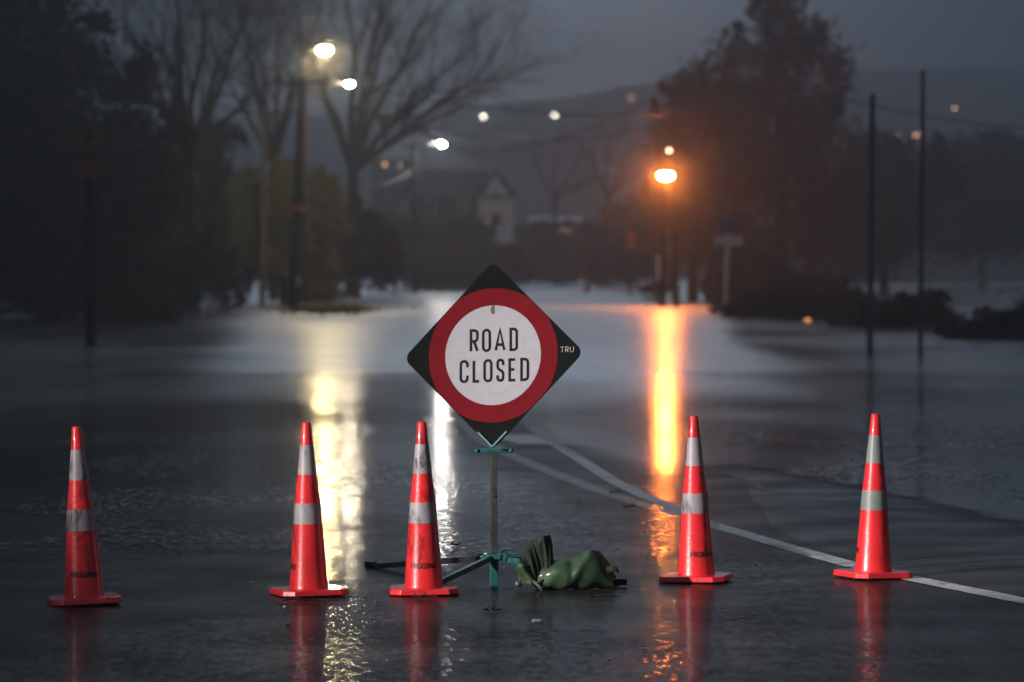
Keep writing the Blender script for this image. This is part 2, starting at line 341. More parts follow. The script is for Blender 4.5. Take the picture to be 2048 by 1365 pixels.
    mix = N(t, 'ShaderNodeMixShader'); lnk(t, mth(t, 'MULTIPLY', fr.outputs[0], cover), mix.inputs[0]); lnk(t, under.outputs[0], mix.inputs[1]); lnk(t, gm.outputs[0], mix.inputs[2])
    o = N(t, 'ShaderNodeOutputMaterial'); lnk(t, mix.outputs[0], o.inputs[0]); return m
M['water'] = water_mat()
def wz(x, y): return np.zeros_like(x)
water, X, Y = grid(-60, 90, 600, np.concatenate([np.arange(-12, 18, 2.), np.arange(18, 60, .25), np.arange(60, 125, 2.5), np.arange(125, 1000, 15)]), wz, 'flood_water', M['water'])
D = -gz(X, Y); D = np.where((Y > 60) | (np.abs(X) > 13.5), np.maximum(D, .3), D)
U = X / np.maximum(Y, 5) * F + 1024                       # open water in the middle, water sheltered by the trees on both banks
ss = lambda q: np.clip(q, 0, 1) ** 2 * (3 - 2 * np.clip(q, 0, 1))
E = .08 + .92 * ss((U - np.interp(Y, [50, 85], [260, 400])) / np.interp(Y, [50, 85], [340, 220])) * (1 - ss((U - np.interp(Y, [50, 85], [1440, 1372])) / np.interp(Y, [50, 85], [420, 120])))
a = water.data.attributes.new('exposed', 'FLOAT', 'POINT'); a.data.foreach_set('value', E.ravel().astype(np.float32))
a = water.data.attributes.new('depth', 'FLOAT', 'POINT'); a.data.foreach_set('value', np.clip(D, -.05, 2).ravel().astype(np.float32))
tag(water, 'still flood water covering the road and land', kind='structure')

# land under the water, and the hillside behind the town
M['land'] = mat('dark_land', (.035, .032, .025), .9, .3, .05)
def landz(x, y):
    base = np.full_like(x, -.9)
    ridge = np.interp(x / np.maximum(y, 1) * F + 1024, [-400, 300, 600, 900, 1107, 1263, 1500, 1900, 2600], [240, 245, 240, 226, 214, 186, 165, 142, 130])
    top = (HOR - ridge) / F * 1000 + H
    k = np.clip((y - 350) / 650, 0, 1) ** 1.15; k2 = np.clip((y - 1000) / 600, 0, 1)
    bump = 1.2 * fbm(x * .12, y * .06, 21) * k
    return base + (top + .9) * (k * k * (3 - 2 * k)) * (1 - .35 * k2) + bump
land, _, _ = grid(-500, 600, 160, np.concatenate([[-60, -20, 100, 200, 300, 340], np.arange(350, 1030, 15), np.arange(1030, 1700, 90)]), landz, 'hillside', M['land'])
tag(land, 'dark hillside rising behind the flooded flat', kind='structure')

# ------------------------------------------------------------------ lettering
def rpath(pts, closed=False, n=6):
    out = []; L = len(pts)
    for i, p in enumerate(pts):
        x, y, r = (tuple(p) + (0,))[:3]
        if r <= 0 or (not closed and i in (0, L - 1)): out.append(Vector((x, y))); continue
        c = Vector((x, y)); a = Vector(pts[i - 1][:2]) - c; b = Vector(pts[(i + 1) % L][:2]) - c
        ra = min(r, a.length * .5 if closed or 0 < i - 1 else a.length * .98); rb = min(r, b.length * .5 if closed or i + 1 < L - 1 else b.length * .98)
        rr = min(r, a.length, b.length); ra = rr if rr <= a.length * .501 + 1e9 * 0 or True else ra
        p0 = c + a.normalized() * min(r, a.length * .999); p1 = c + b.normalized() * min(r, b.length * .999)
        for k in range(n + 1):
            th = math.pi / 2 * k / n
            out.append(c + (p0 - c) * (1 - math.sin(th)) + (p1 - c) * (1 - math.cos(th)))
    q = [out[0]]
    for p in out[1:]:
        if (p - q[-1]).length > 1e-4: q.append(p)
    if closed and (q[0] - q[-1]).length < 1e-4: q.pop()
    return q
def glyph(ch, w):
    r = w * .5; k = r
    O = lambda: [(rpath([(0, 0, k), (w, 0, k), (w, 1, k), (0, 1, k)], True), True)]
    return {
        'O': O,
        'R': lambda: [(rpath([(0, 0), (0, 1), (w, 1, k), (w, .47, k), (0, .47)]), False), (rpath([(w * .5, .47), (w, 0)]), False)],
        'A': lambda: [(rpath([(0, 0), (w * .5, 1.0), (w, 0)]), False), (rpath([(w * .17, .27), (w * .83, .27)]), False)],
        'D': lambda: [(rpath([(0, 0), (w, 0, k), (w, 1, k), (0, 1)], True), True)],
        'C': lambda: [(rpath([(w, .70), (w, 1, k), (0, 1, k), (0, 0, k), (w, 0, k), (w, .30)]), False)],
        'L': lambda: [(rpath([(0, 1), (0, 0), (w, 0)]), False)],
        'S': lambda: [(rpath([(w, .74), (w, 1, k), (0, 1, k), (0, .58, k * .8), (w, .42, k * .8), (w, 0, k), (0, 0, k), (0, .26)]), False)],
        'E': lambda: [(rpath([(w, 1), (0, 1), (0, 0), (w, 0)]), False), (rpath([(0, .52), (w * .85, .52)]), False)],
        'H': lambda: [(rpath([(0, 0), (0, 1)]), False), (rpath([(w, 0), (w, 1)]), False), (rpath([(0, .5), (w, .5)]), False)],
        'I': lambda: [(rpath([(w * .5, 0), (w * .5, 1)]), False), (rpath([(w * .2, 0), (w * .8, 0)]), False), (rpath([(w * .2, 1), (w * .8, 1)]), False)],
        'G': lambda: [(rpath([(w, .78), (w, 1, k), (0, 1, k), (0, 0, k), (w, 0, k * .5), (w, .48), (w * .55, .48)]), False)],
        'N': lambda: [(rpath([(0, 0), (0, 1), (w, 0), (w, 1)]), False)],
        'T': lambda: [(rpath([(0, 1), (w, 1)]), False), (rpath([(w * .5, 1), (w * .5, 0)]), False)],
        'U': lambda: [(rpath([(0, 1), (0, 0, k), (w, 0, k), (w, 1)]), False)],
    }[ch]()
def strokes(b, paths, sx, sy, ox, oy, th, mapf, sub=0, lift=0):
    for j, (pts, closed) in enumerate(paths):
        P = [Vector((ox + p.x * sx, oy + p.y * sy)) for p in pts]
        if sub:
            Q = []
            for a_, b_ in zip(P, P[1:] + ([P[0]] if closed else [])):
                n = max(1, int((b_ - a_).length / sub)); Q += [a_.lerp(b_, i / n) for i in range(n)]
            if not closed: Q.append(P[-1])
            P = Q
        n = len(P); vs = []
        for i, p in enumerate(P):
            pa = P[i - 1] if (i or closed) else None; pb = P[(i + 1) % n] if (i < n - 1 or closed) else None
            d1 = (p - pa).normalized() if pa is not None else None; d2 = (pb - p).normalized() if pb is not None else None
            d1 = d1 or d2; d2 = d2 or d1; n1 = Vector((-d1.y, d1.x)); n2 = Vector((-d2.y, d2.x)); m_ = (n1 + n2)
            m_ = m_.normalized() if m_.length > .2 else n1; s = min(1 / max(m_.dot(n1), .3), 2.2); e = Vector((0, 0))
            for k in (-1, 1): vs.append(mapf(p + m_ * (k * th / 2 * s), lift + j * .0004))
        fs = [(2 * i, (2 * i + 2) % (2 * n), (2 * i + 3) % (2 * n), 2 * i + 1) for i in range(n if closed else n - 1)]
        b.add(vs, fs)
    return b

# ------------------------------------------------------------------ the road closed sign on its folding stand
SD = 20.5; PX = F / SD
sroot = empty('road_closed_sign', W(988, 1172, SD) * 1.0); sroot.location.z = -.010
tag(sroot, 'black diamond road closed sign with red ring on a teal folding stand', 'sign')
c0 = W(986, 711, SD) - Vector(sroot.location)
FM = Matrix.Translation(c0) @ Matrix.Rotation(R(-8), 4, 'X') @ Matrix.Rotation(R(-17.5), 4, 'Z')
DD = .506
def diamond(scale, rr, n=8):
    out = []
    for i in range(4):
        a = math.pi / 2 * i; c = Vector((math.cos(a), math.sin(a))) * scale
        t1 = Vector((math.sin(a) - math.cos(a), -math.cos(a) - math.sin(a))).normalized(); t2 = Vector((-math.cos(a) - math.sin(a), math.cos(a) - math.sin(a))).normalized()
        p0 = c + t1 * rr; p1 = c + t2 * rr
        for k in range(n + 1):
            th = math.pi / 2 * k / n; out.append(c + (p0 - c) * (1 - math.sin(th)) + (p1 - c) * (1 - math.cos(th)))
    return out
def P3(p, y): return (p[0], -y, p[1])      # y = how far proud of the plate
def fbuild(b, name, m, parent, smooth=False, bevel=0):
    b.v = [tuple(FM @ Vector(v)) for v in b.v]; return b.build(name, m, parent, smooth, bevel=bevel)
dia = diamond(DD, .048); b = MB(); n = len(dia)
b.add([P3(p, 0) for p in dia] + [P3(p, -.004) for p in dia], [tuple(range(n)), tuple(range(n, 2 * n))[::-1]] + [(i, n + i, n + (i + 1) % n, (i + 1) % n) for i in range(n)])
plate = fbuild(b, 'sign_plate', M['sblack'], sroot)
b = MB(); K = 160; vs = []
for i in range(K):
    a_ = 2 * math.pi * i / K; r1 = min(.361, DD / (abs(math.cos(a_)) + abs(math.sin(a_))) - .004)
    vs += [P3((.262 * math.cos(a_), .262 * math.sin(a_)), .0012), P3((r1 * math.cos(a_), r1 * math.sin(a_)), .0012)]
b.add(vs, [(2 * i, 2 * i + 1, (2 * i + 3) % (2 * K), (2 * i + 2) % (2 * K)) for i in range(K)]); fbuild(b, 'red_ring', M['sred'], plate)
b = MB(); b.add([P3((.268 * math.cos(2 * math.pi * i / K), .268 * math.sin(2 * math.pi * i / K)), .0018) for i in range(K)], [tuple(range(K))]); fbuild(b, 'white_disc', M['swhite'], plate)
def Z(zx): return ((780 + zx / 3.25) - 986) / (PX * .953)
b = MB(); th = 18 / 3.25 / PX
def sm(p, l): return P3((p.x, p.y), l)
for txt, spans, yc, hh in (('ROAD', [(518, 577), (598, 658), (680, 752), (777, 833)], 588, 152), ('CLOSED', [(452, 512), (537, 588), (607, 668), (692, 745), (770, 823), (847, 905)], 785, 151)):
    for ch, (xa, xb) in zip(txt, spans):
        w = (xb - xa) / hh; y0 = -((500 + (yc + hh / 2) / 3.25) - 711) / (PX * .99); s = hh / 3.25 / (PX * .99)
        u0 = Z(xa) + th / 2; u1 = Z(xb) - th / 2; h_ = s - th; r_ = (u1 - u0) / h_
        strokes(b, glyph(ch, r_), h_, h_, u0, y0 + th / 2, th, sm, lift=.0026)
tx = fbuild(b, 'lettering', M['stext'], plate); tx['label'] = 'black capitals ROAD CLOSED on the white disc'
b = MB()
for ch, xa, xb in (('T', 1104, 1132), ('R', 1136, 1160), ('U', 1166, 1194)):
    h_ = .0285; u0 = Z(xa + 3); u1 = Z(xb - 3); strokes(b, glyph(ch, (u1 - u0) / h_), h_, h_, u0, .002, .0026, sm, lift=.0012)
fbuild(b, 'small_lettering', M['stru'], plate)
# bolt with its rust stain, corner brackets
b = MB(); b.lathe([(.0065, 0), (.0065, .004), (.003, .006)], 12); b.v = [(x, -z - .002, y + .262) for x, y, z in b.v]; fbuild(b, 'bolt', M['galv'], plate)
b = MB(); rr = random.Random(3); pts = [(math.cos(a) * (.009 + .005 * rr.random()), .243 + math.sin(a) * (.022 + .007 * rr.random())) for a in [i * .4 for i in range(16)]]
b.add([P3(p, .0024) for p in pts], [tuple(range(16))]); fbuild(b, 'rust_stain', mat('rust_stain', (.10, .085, .06), .8, .6, 60), plate)
for sgn in (-1, 1):   # V shoe that grips the lower corner
    a_ = R(45 if sgn > 0 else 135); b = MB()
    rot = Matrix.Rotation(-a_, 3, 'Y'); L = .115
    b.box(Vector((math.cos(a_) * L / 2, -.004, -.492 + math.sin(a_) * L / 2)), (L, .022, .012), rot); fbuild(b, 'corner_clamp', M['teal'], sroot, bevel=.002)
rz_ = lambda py: (1172 - py) / PX
b = MB(); b.box((0, -.006, rz_(899)), (.195, .040, .022), Matrix.Rotation(R(.5), 3, 'Y')); b.build('top_plate', M['teal'], sroot, bevel=.006, smooth=False)
b = MB(); b.tube([(-.097, -.02, rz_(899)), (-.085, -.034, rz_(899))], .012, 8); b.build('plate_lip', M['teal'], sroot, smooth=True); b = MB(); b.tube([(.097, -.02, rz_(898)), (.085, -.034, rz_(898))], .012, 8); b.build('plate_lip', M['teal'], sroot, smooth=True)
b = MB(); b.box((0, 0, (rz_(1105) + rz_(904)) / 2), (.036, .036, rz_(904) - rz_(1105))); post = b.build('upper_post', M['galv'], sroot, bevel=.003)
b = MB(); b.box((-.021, -.0, (rz_(1105) + rz_(904)) / 2), (.004, .040, rz_(904) - rz_(1105))); b.build('post_edge_strip', M['teal'], sroot)
b = MB(); b.tube([(0, -.018, rz_(990)), (0, -.030, rz_(990))], .007, 10); b.build('locking_pin', M['galv'], post); b = MB(); b.tube([(0, -.018, rz_(974)), (0, -.024, rz_(974))], .004, 10); b.build('rivet', M['galv'], post)
b = MB(); b.box((.001, 0, rz_(1140)), (.046, .046, .17)); b.build('lower_sleeve', M['teal'], sroot, bevel=.004)
b = MB(); b.box((0, 0, .163), (.078, .078, .030)); b.box((-.045, -.012, .160), (.05, .034, .034), Matrix.Rotation(R(-20), 3, 'Y')); b.box((.045, -.012, .160), (.05, .034, .040), Matrix.Rotation(R(12), 3, 'Y')); b.build('leg_hub', M['teal'], sroot, bevel=.006)
b = MB(); lp = [(.03, .0, .176), (.055, .03, .193), (.10, .03, .195), (.125, .03, .175), (.08, .03, .176), (.03, .0, .170)]; b.tube(lp, .0045, 6); b.build('release_handle', M['teal'], sroot)
b = MB(); b.tube([(-.03, 0, .178), (-.09, .03, .172)], .005, 6); b.build('release_lever', M['galv'], sroot)
def leg(end, m, w=.03):
    e = Vector(end) - Vector(sroot.location); s = Vector((0, 0, .155)) + Vector((e.x, e.y, 0)).normalized() * .035
    d = (e - s); b = MB(); rot = d.to_track_quat('X', 'Z').to_matrix(); b.box((s + e) / 2, (d.length, w, w), rot)
    o = b.build('leg', m, sroot, bevel=.003); f = MB(); f.box(e + Vector((0, 0, .012)), (.075, .045, .034), Matrix.Rotation(math.atan2(d.y, d.x), 3, 'Z')); f.build('rubber_foot', M['rubber'], o, bevel=.004)
leg((-.80, 21.75, .0), M['galv']); leg((-.50, 19.95, .0), M['teal']); leg((.50, 21.6, .0), M['teal']); leg((.575, 20.42, .012), M['teal'])

# ------------------------------------------------------------------ green ballast bag over the right leg
bag = empty('ballast_bag', (W(1150, 1165, 20.25).x, 20.25, -.008)); tag(bag, 'crumpled dark green ballast bag lying over the leg of the sign', 'bag')
ns, nr = 34, 22; vs = []; x0 = W(1068, 1165, 20.25).x - bag.location.x; x1 = W(1226, 1165, 20.25).x - bag.location.x
hts = [(0, .035), (.10, .062), (.25, .078), (.40, .080), (.52, .088), (.68, .106), (.80, .096), (.92, .068), (1, .030)]
for i in range(ns + 1):
    u = i / ns; hh = float(np.interp(u, *zip(*hts))); hw = .10 * math.sin(math.pi * min(.93, max(.09, u * .86 + .07))) ** .7
    x = x0 + (x1 - x0) * u
    for k in range(nr):
        a_ = 2 * math.pi * k / nr; ca, sa = math.cos(a_), math.sin(a_)
        fold = 1 + .05 * math.sin(u * 21 + a_ * 3) + .035 * math.sin(u * 9 - a_ * 5) - (.13 * math.exp(-((u - .47) / .045) ** 2) if sa > -.3 else 0)
        zz = hh * (1 + sa * fold) * (1.0 if sa > 0 else .98) + .012 * u; vs.append((x + .02 * math.sin(a_ * 2 + u * 6) * u, ca * hw * fold + .03 * u, max(zz, .002) - (.0 if sa > 0 else 0)))
b = MB(); b.add(vs, [(i * nr + k, i * nr + (k + 1) % nr, (i + 1) * nr + (k + 1) % nr, (i + 1) * nr + k) for i in range(ns) for k in range(nr)] + [tuple(range(nr))[::-1], tuple(ns * nr + k for k in range(nr))])
b.build('bag_body', M['bag'], bag, smooth=True)
b = MB(); rr = random.Random(5)   # gathered neck: folded cloth fan standing up at the left end
def fan(cx, cy, z0, out, seed):
    r_ = random.Random(seed); n, m_ = 30, 9; vs = []
    for j in range(m_ + 1):
        v = j / m_
        for i in range(n + 1):
            u = i / n; top = np.interp(u, *zip(*out)); ang = R(-18 + 150 * u)
            w = .050 + .052 * v ** .6; x = cx + (u - .5) * 2 * w * .9; y = cy + .022 * math.sin(u * 10 + v * 4 + seed * 2) * v ** .5 + .007 * math.sin(u * 37 + v * 11) + .012 * math.sin(u * 9) * v
            vs.append((x + .003 * math.sin(v * 9 + u * 20), y, z0 + (top - z0) * v + .006 * math.sin(u * 33 + v * 5)))
    return vs, [(j * (n + 1) + i, j * (n + 1) + i + 1, (j + 1) * (n + 1) + i + 1, (j + 1) * (n + 1) + i) for j in range(m_) for i in range(n)]
nx_ = W(1074, 0, 20.25).x - bag.location.x
outl = [(0, .12), (.06, .165), (.14, .20), (.22, .235), (.30, .262), (.38, .275), (.47, .268), (.54, .262), (.62, .285), (.74, .298), (.86, .29), (.93, .262), (.97, .19), (1, .12)]
for q, dy in enumerate((-.035, .0, .035)):
    v_, f_ = fan(nx_ - .004 * q, dy, .045, [(u, z * (1 - .05 * q)) for u, z in outl], q); b.add(v_, f_)
o = b.build('gathered_neck', M['bagdark'], bag, smooth=True); s_ = o.modifiers.new('thick', 'SOLIDIFY'); s_.thickness = .003
b = MB(); v_ = []   # open flap on the left of the neck
for j in range(7):
    for i in range(9):
        u, v = i / 8, j / 6; v_.append((nx_ - .105 + .10 * u + .01 * math.sin(v * 6), -.05 + .02 * math.sin(u * 6 + v * 3), .036 + .135 * v * (1 - .35 * u) * math.sin(1.2 + u) - .012 * (1 - u)))
b.add(v_, [(j * 9 + i, j * 9 + i + 1, (j + 1) * 9 + i + 1, (j + 1) * 9 + i) for j in range(6) for i in range(8)]); o = b.build('neck_flap', M['bag'], bag, smooth=True); s_ = o.modifiers.new('thick', 'SOLIDIFY'); s_.thickness = .003
b = MB(); b.tube([(nx_ - .02, -.06, .055), (nx_ + .01, -.085, .03), (nx_ + .03, -.09, .004)], .007, 6); b.tube([(nx_ - .05, -.05, .05), (nx_, -.065, .045), (nx_ + .04, -.05, .06)], .008, 6); b.build('tie_cord', mat('cord', (.10, .12, .07), .8), bag, smooth=True)
b = MB(); b.tube([(x1 - .03, -.02, .11), (x1 + .015, -.03, .118), (x1 + .03, -.03, .10)], [.02, .016, .006], 7); b.build('torn_corner', M['bagdark'], bag, smooth=True)

# ------------------------------------------------------------------ traffic cones
CP = [(.1035, .038), (.100, .050), (.0742, .374), (.0668, .4815), (.049, .630), (.0336, .783), (.0240, .893), (.0200, .900)]
def cr(z): return float(np.interp(z, [p[1] for p in CP], [p[0] for p in CP]))
def make_cone(name, px, dist, lean, rot, text_ang, label, sleeve='sleeve', chamfer=.30, group='traffic cones in a row across the road'):
    t = empty(name, ((px - 1024) / F * dist, dist, float(gz((px - 1024) / F * dist, dist)) - .0), 0)
    t.rotation_euler = (0, R(lean), 0); tag(t, label, 'traffic cone', group)
    def band(z0, z1, nm, m, off=0, par=t):
        zs = sorted({z0, z1} | {p[1] for p in CP if z0 < p[1] < z1}); prof = [(cr(z) + off, z) for z in zs]
        if off: prof = [(prof[0][0] - off * .9, z0)] + prof + [(prof[-1][0] - off * .9, z1)]
        bb = MB(); bb.lathe(prof, 48, caps=False); return bb.build(nm, m, par, smooth='auto')
    bb = MB(); prof = [(.118, .030), (.108, .036)] + CP; bb.lathe(prof, 56, caps=True); body = bb.build('cone_body', M['cone'], t, smooth='auto')
    band(.630, .783, 'reflective_sleeve', M[sleeve], .0012); band(.374, .4815, 'reflective_sleeve', M[sleeve], .0012)
    s = .182; c = chamfer * s; poly = [(s - c, -s), (s, -s + c), (s, s - c), (s - c, s), (-s + c, s), (-s, s - c), (-s, -s + c), (-s + c, -s)]
    M3 = Matrix.Rotation(R(rot), 2); poly = [tuple(M3 @ Vector(p)) for p in poly]; top = [(x * .965, y * .965) for x, y in poly]
    bb = MB(); bb.prism(poly, .010, .040, top); bb.build('base', M['cone'], t, bevel=.005)
    for i in range(16):
        bb = MB(); a_ = 2 * math.pi * i / 16 + R(rot); rr_ = .160; bb.box((rr_ * math.cos(a_), rr_ * math.sin(a_), .006), (.022, .022, .012)); bb.build('base_stud', M['rubber'], t)
    bb = MB(); L = .140; hgt = .036; z0 = .142; xx = 0; ws = {'I': .30, 'H': .62, 'G': .60, 'N': .66, 'S': .55}; tot = sum(ws[ch] for ch in 'HIGGINS') + 6 * .22; k = L / tot
    def cm(p, l):
        z = z0 + p.y; a2 = R(text_ang) + (p.x - L / 2) / .092; r2 = cr(z) + .0010 + l; return (r2 * math.sin(a2), -r2 * math.cos(a2), z)
    for i, ch in enumerate('HIGGINS'):
        h_ = hgt * (1.0 if i == 0 else .84) - .006; strokes(bb, glyph(ch, ws[ch] * k / h_), h_, h_, xx, 0, .0062, cm, .006); xx += (ws[ch] + .22) * k
    bb.build('lettering', M['ink'], t)
    return t
make_cone('traffic_cone', 168, 19.42, -2.5, 12, 8, 'dim traffic cone leaning slightly left at the far left of the row')
make_cone('traffic_cone', 617, 19.92, -.75, 20, -86, 'scuffed traffic cone in front of the yellow lamp reflection, lettering turned away left')
make_cone('traffic_cone', 847.5, 19.98, -.7, 3, 2, 'scuffed traffic cone just left of the road closed sign')
make_cone('traffic_cone', 1393, 20.78, -.95, -14, 26, 'bright traffic cone in front of the orange lamp reflection')
make_cone('traffic_cone', 1747, 21.0, .8, 24, -108, 'traffic cone with clean grey bands at the right end of the row', 'sleeve_clean')
# the far one
t = empty('traffic_cone', W(1173, 585, 226)); t.location.z = -.02; tag(t, 'tiny distant traffic cone standing in the far flood water', 'traffic cone')
b = MB(); b.lathe([(.14, .03), (.03, .95)], 14); b.build('cone_body', M['cone'], t); b = MB(); b.prism([(-.24, -.24), (.24, -.24), (.24, .24), (-.24, .24)], 0, .04); b.build('base', M['cone'], t)
b = MB(); b.lathe([(.105, .42), (.082, .62)], 14, caps=False); b.v = [(x * 1.03, y * 1.03, z) for x, y, z in b.v]; b.build('reflective_sleeve', M['sleeve_clean'], t)

# ------------------------------------------------------------------ litter on the wet road
def scrap(name, px, py, size, m, label, cat, group, flat=.35, n=7, seed=0):
    r_ = random.Random(seed); p = G(px, py); z = max(0.0, float(gz(p.x, p.y))); b = MB()
    for q in range(3 if flat > .4 else 1):
        b.ball((r_.uniform(-.4, .4) * size, r_.uniform(-.2, .2) * size, size * flat * .4), (size * r_.uniform(.3, .5), size * r_.uniform(.3, .6), size * flat * r_.uniform(.35, .6)), 8, 5)
    b.v = [(x + r_.uniform(-.07, .07) * size, y + r_.uniform(-.1, .1) * size, zz + r_.uniform(-.08, .08) * size * flat) for x, y, zz in b.v]
    o = b.build(name, m, loc=(p.x, p.y, z)); tag(o, label, cat, group)
for i, (px, py, s, lab) in enumerate([(1036, 1170, .030, 'white foam scrap just right of the foot of the sign post'), (1074, 1247, .036, 'white foam scrap floating below the green bag'), (1008, 1137, .016, 'small white crumb under the right arm of the stand'),
        (502, 1168, .022, 'white crumb left of the second cone'), (1022, 1180, .014, 'tiny white crumb beside the foam scrap at the post'), (567, 1216, .014, 'white crumb at the front of the second cone base'), (1086, 1297, .012, 'tiny white crumb in the wet foreground'), (566, 1256, .008, 'tiny white crumb below the second cone')]):
    scrap('foam_scrap', px, py, s, M['foam'], lab, 'foam scrap', 'white foam scraps on the road', .6, seed=i)
def leafm(seed, size, m):
    r_ = random.Random(seed); n = 12; pts = []
    for i in range(n):
        a_ = 2 * math.pi * i / n; rr_ = size * (.55 + .45 * abs(math.cos(a_))) * r_.uniform(.65, 1.1); pts.append((rr_ * math.cos(a_), rr_ * math.sin(a_) * .8, .004 + size * .22 * abs(math.sin(a_ * 1.5 + seed))))
    b = MB(); b.add(pts + [(0, 0, .004)], [(i, (i + 1) % n, n) for i in range(n)]); return b
LL = 'small dark wet leaf lying in the open foreground in front of the cones'
for i in range(30):
    if i < 16: px, py = [(755, 1207), (700, 1198), (730, 1200), (945, 1185), (1160, 1005), (1245, 1012), (870, 1190), (915, 1100), (1003, 1147), (1512, 1134), (1277, 1178), (880, 1178), (560, 1205), (790, 1206), (940, 1110), (1180, 992)][i]
    else: px, py = rnd.uniform(480, 1500), rnd.uniform(1190, 1345)
    p = G(px, py); o = leafm(i, rnd.uniform(.014, .032), 0).build('fallen_leaf', M['leaf_litter'], loc=(p.x, p.y, max(0.001, float(gz(p.x, p.y))))); o.rotation_euler = (rnd.uniform(-.1, .1), 0, rnd.uniform(0, 6))
    WH = ['between the two left centre cones, low', 'just right of the second cone base', 'right of the second cone base, further out', 'between the third cone and the sign post', 'on the wet road above the green bag', 'on the outer edge of the white line', 'at the right front of the third cone', 'behind the left arm of the stand', 'right beside the foot of the sign post', 'between the fourth and fifth cones', 'left of the fourth cone base', 'at the right corner of the third cone base', 'at the left front of the second cone', 'at the left front of the third cone', 'on the water above the left stand arms', 'near the thin twig between the white lines']
    tag(o, 'small dark wet leaf ' + WH[i] if i < 16 else LL, 'leaf', 'leaf litter on the wet road')
def twig(px, py, L, rz, label, seed):
    r_ = random.Random(seed); b = MB(); pts = [(L * (i / 6 - .5), r_.uniform(-.01, .01), .008 + .012 * r_.random()) for i in range(7)]; b.tube(pts, [.005, .006, .007, .006, .005, .004, .002], 5)
    for q in range(4):
        a_ = Vector(pts[1 + q]); b.tube([a_, a_ + Vector((r_.uniform(-.03, .04), r_.uniform(-.04, .04), r_.uniform(.0, .03)))], [.004, .0015], 4)
    p = G(px, py); o = b.build('twig', M['leaf_litter'], loc=(p.x, p.y, 0)); o.rotation_euler = (0, 0, rz); tag(o, label, 'twig', 'twigs on the wet road')
twig(1210, 1199, .17, .2, 'knotted dark twig below the right end of the green bag', 1); twig(610, 1206, .34, -.05, 'long twig caught along the front of the second cone', 2)
twig(985, 1226, .10, .1, 'thin twig across the reflection of the sign post', 3); twig(850, 1199, .13, 0, 'twig caught under the cone beside the sign', 4)
twig(910, 1095, .09, .9, 'bent twig on the water above the left stand legs', 5); twig(1262, 1018, .12, -.3, 'dark twig on the long white line', 6); twig(1232, 988, .10, .1, 'dark twig between the two white lines', 7)

# ------------------------------------------------------------------ street furniture behind
def sag(a, b_, s, n=14): return [Vector(a).lerp(Vector(b_), i / n) - Vector((0, 0, s * 4 * (i / n) * (1 - i / n))) for i in range(n + 1)]
def lens(b, c, r): b.ball(c, r, 14, 8)
def L(root, px, py, d): return W(px, py, d) - Vector(root.location)
# main timber pole
t = empty('utility_pole', G(589, 620)); d = t.location.y; t.location.z = -.3; tag(t, 'dark leaning timber power pole with cream lamp on the left roadside', 'utility pole')
b = MB(); b.tube([L(t, 588, 640, d), L(t, 597, 400, d), L(t, 606, 158, d)], [.24, .21, .17], 12); b.build('pole', M['timber'], t, smooth='auto')
b = MB(); b.box(L(t, 606, 167, d), (1.95, .14, .13), Matrix.Rotation(R(-.5), 3, 'Y')); ca = b.build('crossarm', M['timber'], t)
for px in (560, 585, 655): b = MB(); b.lathe([(.05, 0), (.07, .08), (.05, .16), (.065, .2), (.03, .28)], 10, L(t, px, 163, d)); b.build('insulator', M['steel_dark'], ca)
b = MB(); b.tube([L(t, 607, 190, d), L(t, 622, 181, d), L(t, 650, 172, d), L(t, 688, 166, d)], .03, 6); b.build('lamp_arm', M['concrete'], t, smooth=True)
b = MB(); b.ball(L(t, 697, 163, d), (.30, .14, .09)); hd = b.build('lamp_head', M['steel'], t, smooth=True); b = MB(); lens(b, L(t, 699, 168, d), (.14, .12, .11)); b.build('lamp_lens', M['lamp_cream'], hd, smooth=True)
b = MB(); b.tube([L(t, 597.5, 412, d), L(t, 597, 422, d)], .225, 12); b.build('marker_band', M['orange'], t); b = MB(); b.box(L(t, 597.5, 563, d) - Vector((0, .24, 0)), (.13, .02, .36)); b.build('number_plate', M['white_post'], t)
# steel lamp column behind it
d = 147; t = empty('street_lamp', W(611, 0, d)); t.location.z = -.3; tag(t, 'tall street lamp with bright yellow light above the timber pole', 'street lamp')
b = MB(); b.tube([(0, 0, 0), (0, 0, 5), L(t, 611, 120, d), L(t, 617, 106, d), L(t, 640, 98, d)], [.10, .08, .05, .045, .04], 8); b.build('lamp_column', M['steel'], t, smooth=True)
b = MB(); b.ball(L(t, 648, 93, d), (.42, .16, .10)); hd = b.build('lamp_head', M['steel'], t, smooth=True); b = MB(); lens(b, L(t, 650, 101, d), (.26, .16, .15)); b.build('lamp_lens', M['lamp_warm'], hd, smooth=True)
# grey pole
t = empty('utility_pole', G(526, 612.5)); d = t.location.y; t.location.z = -.3; tag(t, 'slim grey weathered power pole left of the dark leaning pole', 'utility pole')
b = MB(); b.tube([L(t, 525, 616, d), L(t, 530, 214, d)], [.125, .095], 10); b.build('pole', M['timber_grey'], t, smooth='auto'); b = MB(); b.box(L(t, 530, 226, d), (1.5, .1, .1)); b.build('crossarm', M['timber'], t)
